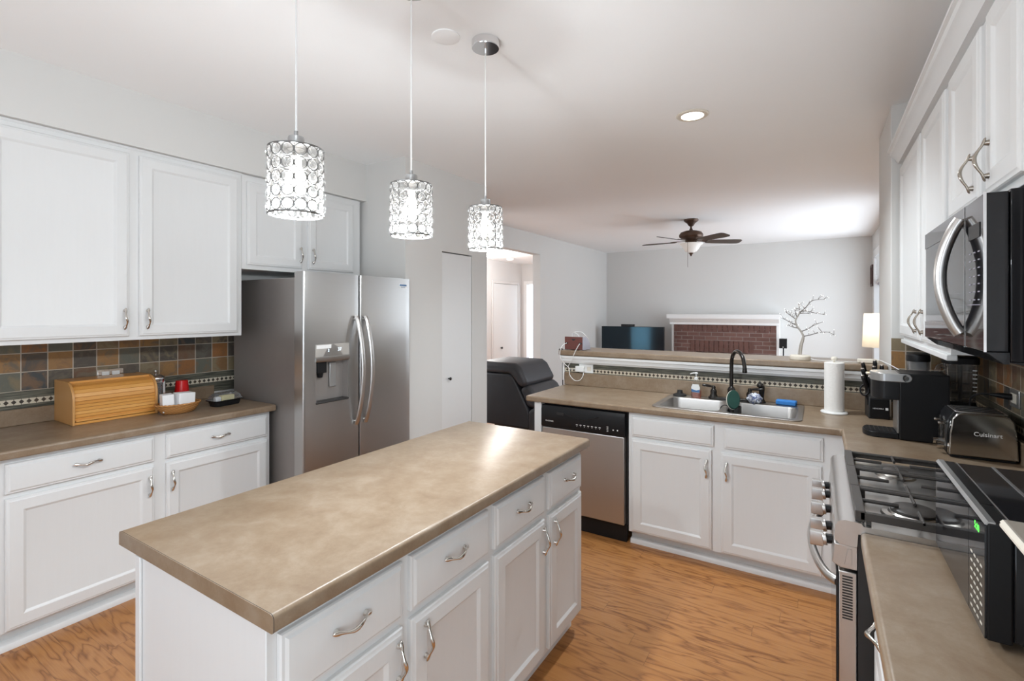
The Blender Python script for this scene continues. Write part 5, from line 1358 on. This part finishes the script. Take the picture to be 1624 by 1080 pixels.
hl = thing('hall_ceiling_light', 'glowing white dome light on the hall ceiling just under the farthest pendant', 'ceiling light', (-5.80, 8.52, ZC))
part('base_ring', MB().lathe([(0.16, -0.0005), (0.16, -0.020), (0.15, -0.026)], (-5.80, 8.52, ZC), 36), M_WHITE, hl)
part('dome', MB().lathe([(0.150, -0.0265), (0.148, -0.050), (0.125, -0.085), (0.075, -0.108), (0.0, -0.115)], (-5.80, 8.52, ZC), 36), M_BULB, hl, smooth=60)
point('hall_glow', (-5.80, 8.52, ZC - 0.22), 48.0, (1.0, 0.985, 0.97), 0.10)

# ------------------------------------------------------------------ living room
fn = thing('ceiling_fan', 'dark bronze five-blade ceiling fan with a white glass bowl light', 'ceiling fan', (-1.446, 6.80, ZC))
cx, cy = -1.446, 6.80
part('canopy', MB().lathe([(0.092, 2.7425), (0.094, 2.728), (0.080, 2.712), (0.050, 2.690), (0.034, 2.662), (0.018, 2.650), (0.0, 2.650)], (cx, cy, 0), 32), M_FANBR, fn, smooth=50)
part('downrod', MB().cyl((cx, cy, 2.652), (cx, cy, 2.59), 0.013, n=14).lathe([(0.013, 2.625), (0.020, 2.615), (0.024, 2.600), (0.055, 2.592)], (cx, cy, 0), 20), M_FANBR, fn)
part('motor_housing', MB().lathe([(0.020, 2.598), (0.075, 2.590), (0.130, 2.572), (0.152, 2.540), (0.150, 2.512), (0.128, 2.492), (0.095, 2.482), (0.085, 2.470), (0.0, 2.470)], (cx, cy, 0), 40), M_FANBR, fn, smooth=50)
part('switch_housing', MB().lathe([(0.075, 2.4698), (0.080, 2.455), (0.066, 2.438), (0.070, 2.425), (0.0, 2.424)], (cx, cy, 0), 32), M_FANBR, fn, smooth=50)
part('glass_bowl', MB().lathe([(0.150, 2.4235), (0.152, 2.416), (0.120, 2.395), (0.098, 2.355), (0.070, 2.318), (0.030, 2.302), (0.0, 2.300)], (cx, cy, 0), 40), M_BOWL, fn, smooth=60)
part('finial', MB().lathe([(0.026, 2.3005), (0.034, 2.296), (0.020, 2.286), (0.012, 2.268), (0.006, 2.256), (0.0, 2.254)], (cx, cy, 0), 20), M_FANBR, fn)
part('pull_chain', MB().cyl((cx - 0.012, cy - 0.05, 2.42), (cx - 0.012, cy - 0.10, 2.40), 0.002, n=6).cyl((cx - 0.008, cy - 0.16, 2.425), (cx - 0.008, cy - 0.16, 2.10), 0.0022, n=6), M_FANBR, fn)
for k in range(5):
    a = math.radians(32 + 72 * k); Mz = Matrix.Translation((cx, cy, 0)) @ Matrix.Rotation(a, 4, 'Z')
    tilt = Matrix.Translation((0, 0, 2.452)) @ Matrix.Rotation(math.radians(-12), 4, 'X')
    out = [(0.20, -0.052), (0.30, -0.064), (0.55, -0.075), (0.63, -0.070), (0.655, -0.045), (0.66, 0.0), (0.655, 0.045), (0.63, 0.070), (0.55, 0.075), (0.30, 0.064), (0.20, 0.052)]
    b = part('blade', MB().prism(out, 'xy', -0.004, 0.004).xf(Mz @ tilt), M_BLADE, fn, bev=0.001)
    part('blade_iron', MB().prism([(0.070, -0.016), (0.13, -0.014), (0.19, -0.040), (0.25, -0.034), (0.275, 0.0), (0.25, 0.034), (0.19, 0.040), (0.13, 0.014), (0.070, 0.016)], 'xy', 0.0045, 0.011).xf(Mz @ tilt), M_FANBR, b)

# fireplace: brick face, mantel, white surround
FY = 9.55
fpz = thing('fireplace', 'red brick fireplace with a white mantel on the far living room wall', 'fireplace', (-1.50, FY, 0))
brk = part('brick_face', MB().box(-2.345, FY + 0.02, 0.0, -0.632, YB - 0.001, 1.275), M_BRICK, fpz)
boolean(brk, MB().box(-1.95, FY - 0.1, -0.1, -1.08, YB - 0.06, 0.78).xf(MAT[fpz.name].inverted()))
part('firebox', MB().box(-1.95, YB - 0.0595, 0.0, -1.08, YB - 0.05, 0.78), M_SOIL, fpz)
sm_ = MB()
for k in range(13): sm_.box(-2.04 + 0.0825 * k, FY + 0.010, 0.785, -2.04 + 0.0825 * k + 0.069, FY + 0.024, 0.985)
part('soldier_course', sm_, M_SOLD, fpz)
sm_ = MB()
for k in range(20): sm_.box(-2.340 + 0.0855 * k, FY + 0.012, 1.175, -2.340 + 0.0855 * k + 0.072, FY + 0.024, 1.272)
part('top_course', sm_, M_SOLD, fpz)
part('side_pilaster', MB().box(-0.6315, FY + 0.03, 0.0, -0.585, YB - 0.001, 1.275), M_TRIM, fpz, bev=0.004)
part('side_pilaster', MB().box(-2.392, FY + 0.03, 0.0, -2.3455, YB - 0.001, 1.275), M_TRIM, fpz, bev=0.004)
part('mantel_shelf', MB().box(-2.465, FY - 0.075, 1.385, -0.555, YB - 0.001, 1.465), M_TRIM, fpz, bev=0.004)
mp_ = [(YB - 0.001, 1.2755), (FY + 0.000, 1.2755), (FY + 0.000, 1.315), (FY - 0.015, 1.325), (FY - 0.030, 1.355), (FY - 0.050, 1.372), (FY - 0.055, 1.3845), (YB - 0.001, 1.3845)]
part('mantel_molding', MB().prism(mp_, 'yz', -2.42, -0.585), M_TRIM, fpz)

tv = thing('television', 'dark flat television in the far corner of the living room', 'television', (-3.06, 9.25, 0.0))
part('cabinet_stand', MB().box(-3.65, 9.10, 0.0, -2.50, 9.50, 0.52), M_DKWOOD, tv, bev=0.005)
part('screen_housing', MB().box(-3.655, 9.205, 0.565, -2.435, 9.245, 1.228), M_BLK, tv, bev=0.004)
part('screen', MB().box(-3.645, 9.2035, 0.578, -2.445, 9.2052, 1.220), M_TVSC, tv)
part('stand_foot', MB().box(-3.25, 9.13, 0.5205, -2.85, 9.33, 0.535).box(-3.08, 9.21, 0.535, -3.02, 9.24, 0.575), M_BLK, tv)
sb_ = thing('set_top_box', 'small black box resting on the top edge of the television', 'media box', (-3.13, 9.225, 1.2285))
part('box_case', MB().box(-3.255, 9.195, 1.2287, -3.005, 9.262, 1.272), M_BLK, sb_, bev=0.004)
part('lens', MB().cyl((-3.08, 9.195, 1.25), (-3.08, 9.1935, 1.25), 0.012, n=14), M_BLKGL, sb_)
spk = thing('speaker', 'small black speaker on a stand beside the fireplace', 'speaker', (-0.515, 9.40, 0))
part('cabinet', MB().box(-0.575, 9.35, 0.905, -0.462, 9.46, 1.065), M_BLKM, spk, bev=0.004)
part('grille', MB().box(-0.568, 9.3475, 0.912, -0.469, 9.3498, 1.058), M_BLK, spk)
part('badge', MB().box(-0.528, 9.3468, 0.922, -0.508, 9.3474, 0.930), M_TEXT, spk)
part('pole', MB().cyl((-0.515, 9.41, 0.018), (-0.515, 9.41, 0.9045), 0.010, n=12), M_BLK, spk)
part('foot_plate', MB().lathe([(0.12, 0.0), (0.12, 0.012), (0.02, 0.018)], (-0.515, 9.41, 0.0005), 28), M_BLK, spk)
pf = thing('picture_frame', 'dark red framed picture hung on the wall beside the living room window', 'picture', (XR - 0.01, 9.62, 1.92))
part('frame', MB().box(XR - 0.030, 9.505, 1.920, XR - 0.001, 9.540, 2.255).box(XR - 0.030, 9.760, 1.920, XR - 0.001, 9.795, 2.255).box(XR - 0.030, 9.540, 1.920, XR - 0.001, 9.760, 1.955).box(XR - 0.030, 9.540, 2.220, XR - 0.001, 9.760, 2.255), M_DKWOOD, pf)
part('print', MB().box(XR - 0.012, 9.540, 1.955, XR - 0.004, 9.760, 2.220), M_CREAM, pf)

fl = thing('floor_lamp', 'lit cream drum shade lamp partly hidden by the stub wall', 'lamp', (0.392, 4.62, 0))
lx, ly = 0.392, 4.62
part('base', MB().lathe([(0.13, 0.0), (0.13, 0.014), (0.10, 0.022), (0.012, 0.030)], (lx, ly, 0.0005), 32), M_BRONZE, fl)
part('pole', MB().cyl((lx, ly, 0.028), (lx, ly, 1.34), 0.010, n=12), M_BRONZE, fl)
part('lamp_shade', MB().lathe([(0.118, 1.262), (0.106, 1.516), (0.104, 1.516), (0.116, 1.262)], (lx, ly, 0), 40, cap=False).loft([[((0.118 - 0.002 * (j % 2)) * math.cos(2 * PI * k / 40) + lx, (0.118 - 0.002 * (j % 2)) * math.sin(2 * PI * k / 40) + ly, 1.262) for k in range(40)] for j in range(2)], False), M_SHADE, fl, smooth=50)
part('bulb', MB().quadric((lx, ly, 1.40), (0.028, 0.028, 0.038), 1, 1, 20, 12), M_LAMPB, fl)
point('floor_lamp_glow', (lx, ly, 1.46), 2.2, (1.0, 0.95, 0.87), 0.03)

# recliner seen from behind its side, facing +x
rc = thing('recliner', 'charcoal leather recliner armchair in front of the hall opening', 'armchair', (-3.05, 5.35, 0))
q = lambda c, r, e=0.35: MB().quadric(c, r, e, e, 32, 18)
part('base', MB().box(-3.42, 5.05, 0.06, -2.42, 5.69, 0.26), M_LEATHD, rc, bev=0.03, seg=3)
for yy in (5.08, 5.66): part('foot_rail', MB().box(-3.36, yy - 0.02, 0.0005, -2.68, yy + 0.02, 0.0598), M_BLKM, rc)
part('seat_cushion', q((-2.66, 5.37, 0.34), (0.28, 0.20, 0.10)), M_LEATH, rc, smooth=60)
bkp = [(-3.60, 0.14), (-2.88, 0.14), (-2.91, 0.36), (-3.12, 0.74), (-3.18, 0.77), (-3.60, 0.77)]
part('back_shell', MB().prism(bkp, 'xz', 5.02, 5.72), M_LEATHD, rc, bev=0.02, seg=3, smooth=60)
hp_ = [(-3.64, 0.775), (-3.16, 0.775), (-3.02, 0.62), (-2.925, 0.64), (-2.925, 0.70), (-3.02, 0.86), (-3.09, 0.905), (-3.64, 0.91)]
part('head_cushion', MB().prism(hp_, 'xz', 5.00, 5.74), M_LEATH, rc, bev=0.05, seg=5, smooth=75)
lp_ = [(-3.03, 0.60), (-2.93, 0.40), (-2.80, 0.38), (-2.775, 0.48), (-2.86, 0.61), (-2.93, 0.66)]
part('back_cushion', MB().prism(lp_, 'xz', 5.02, 5.72), M_LEATH, rc, bev=0.04, seg=5, smooth=75)
for yy in (5.075, 5.665):
    part('arm_rest', MB().prism([(-2.90, 0.08), (-2.34, 0.08), (-2.32, 0.36), (-2.38, 0.42), (-2.80, 0.42), (-2.90, 0.36)], 'xz', yy - 0.09, yy + 0.09), M_LEATH, rc, bev=0.045, seg=4, smooth=75)
part('foot_rest', MB().box(-2.395, 5.18, 0.10, -2.335, 5.56, 0.40), M_LEATH, rc, bev=0.025, seg=3)
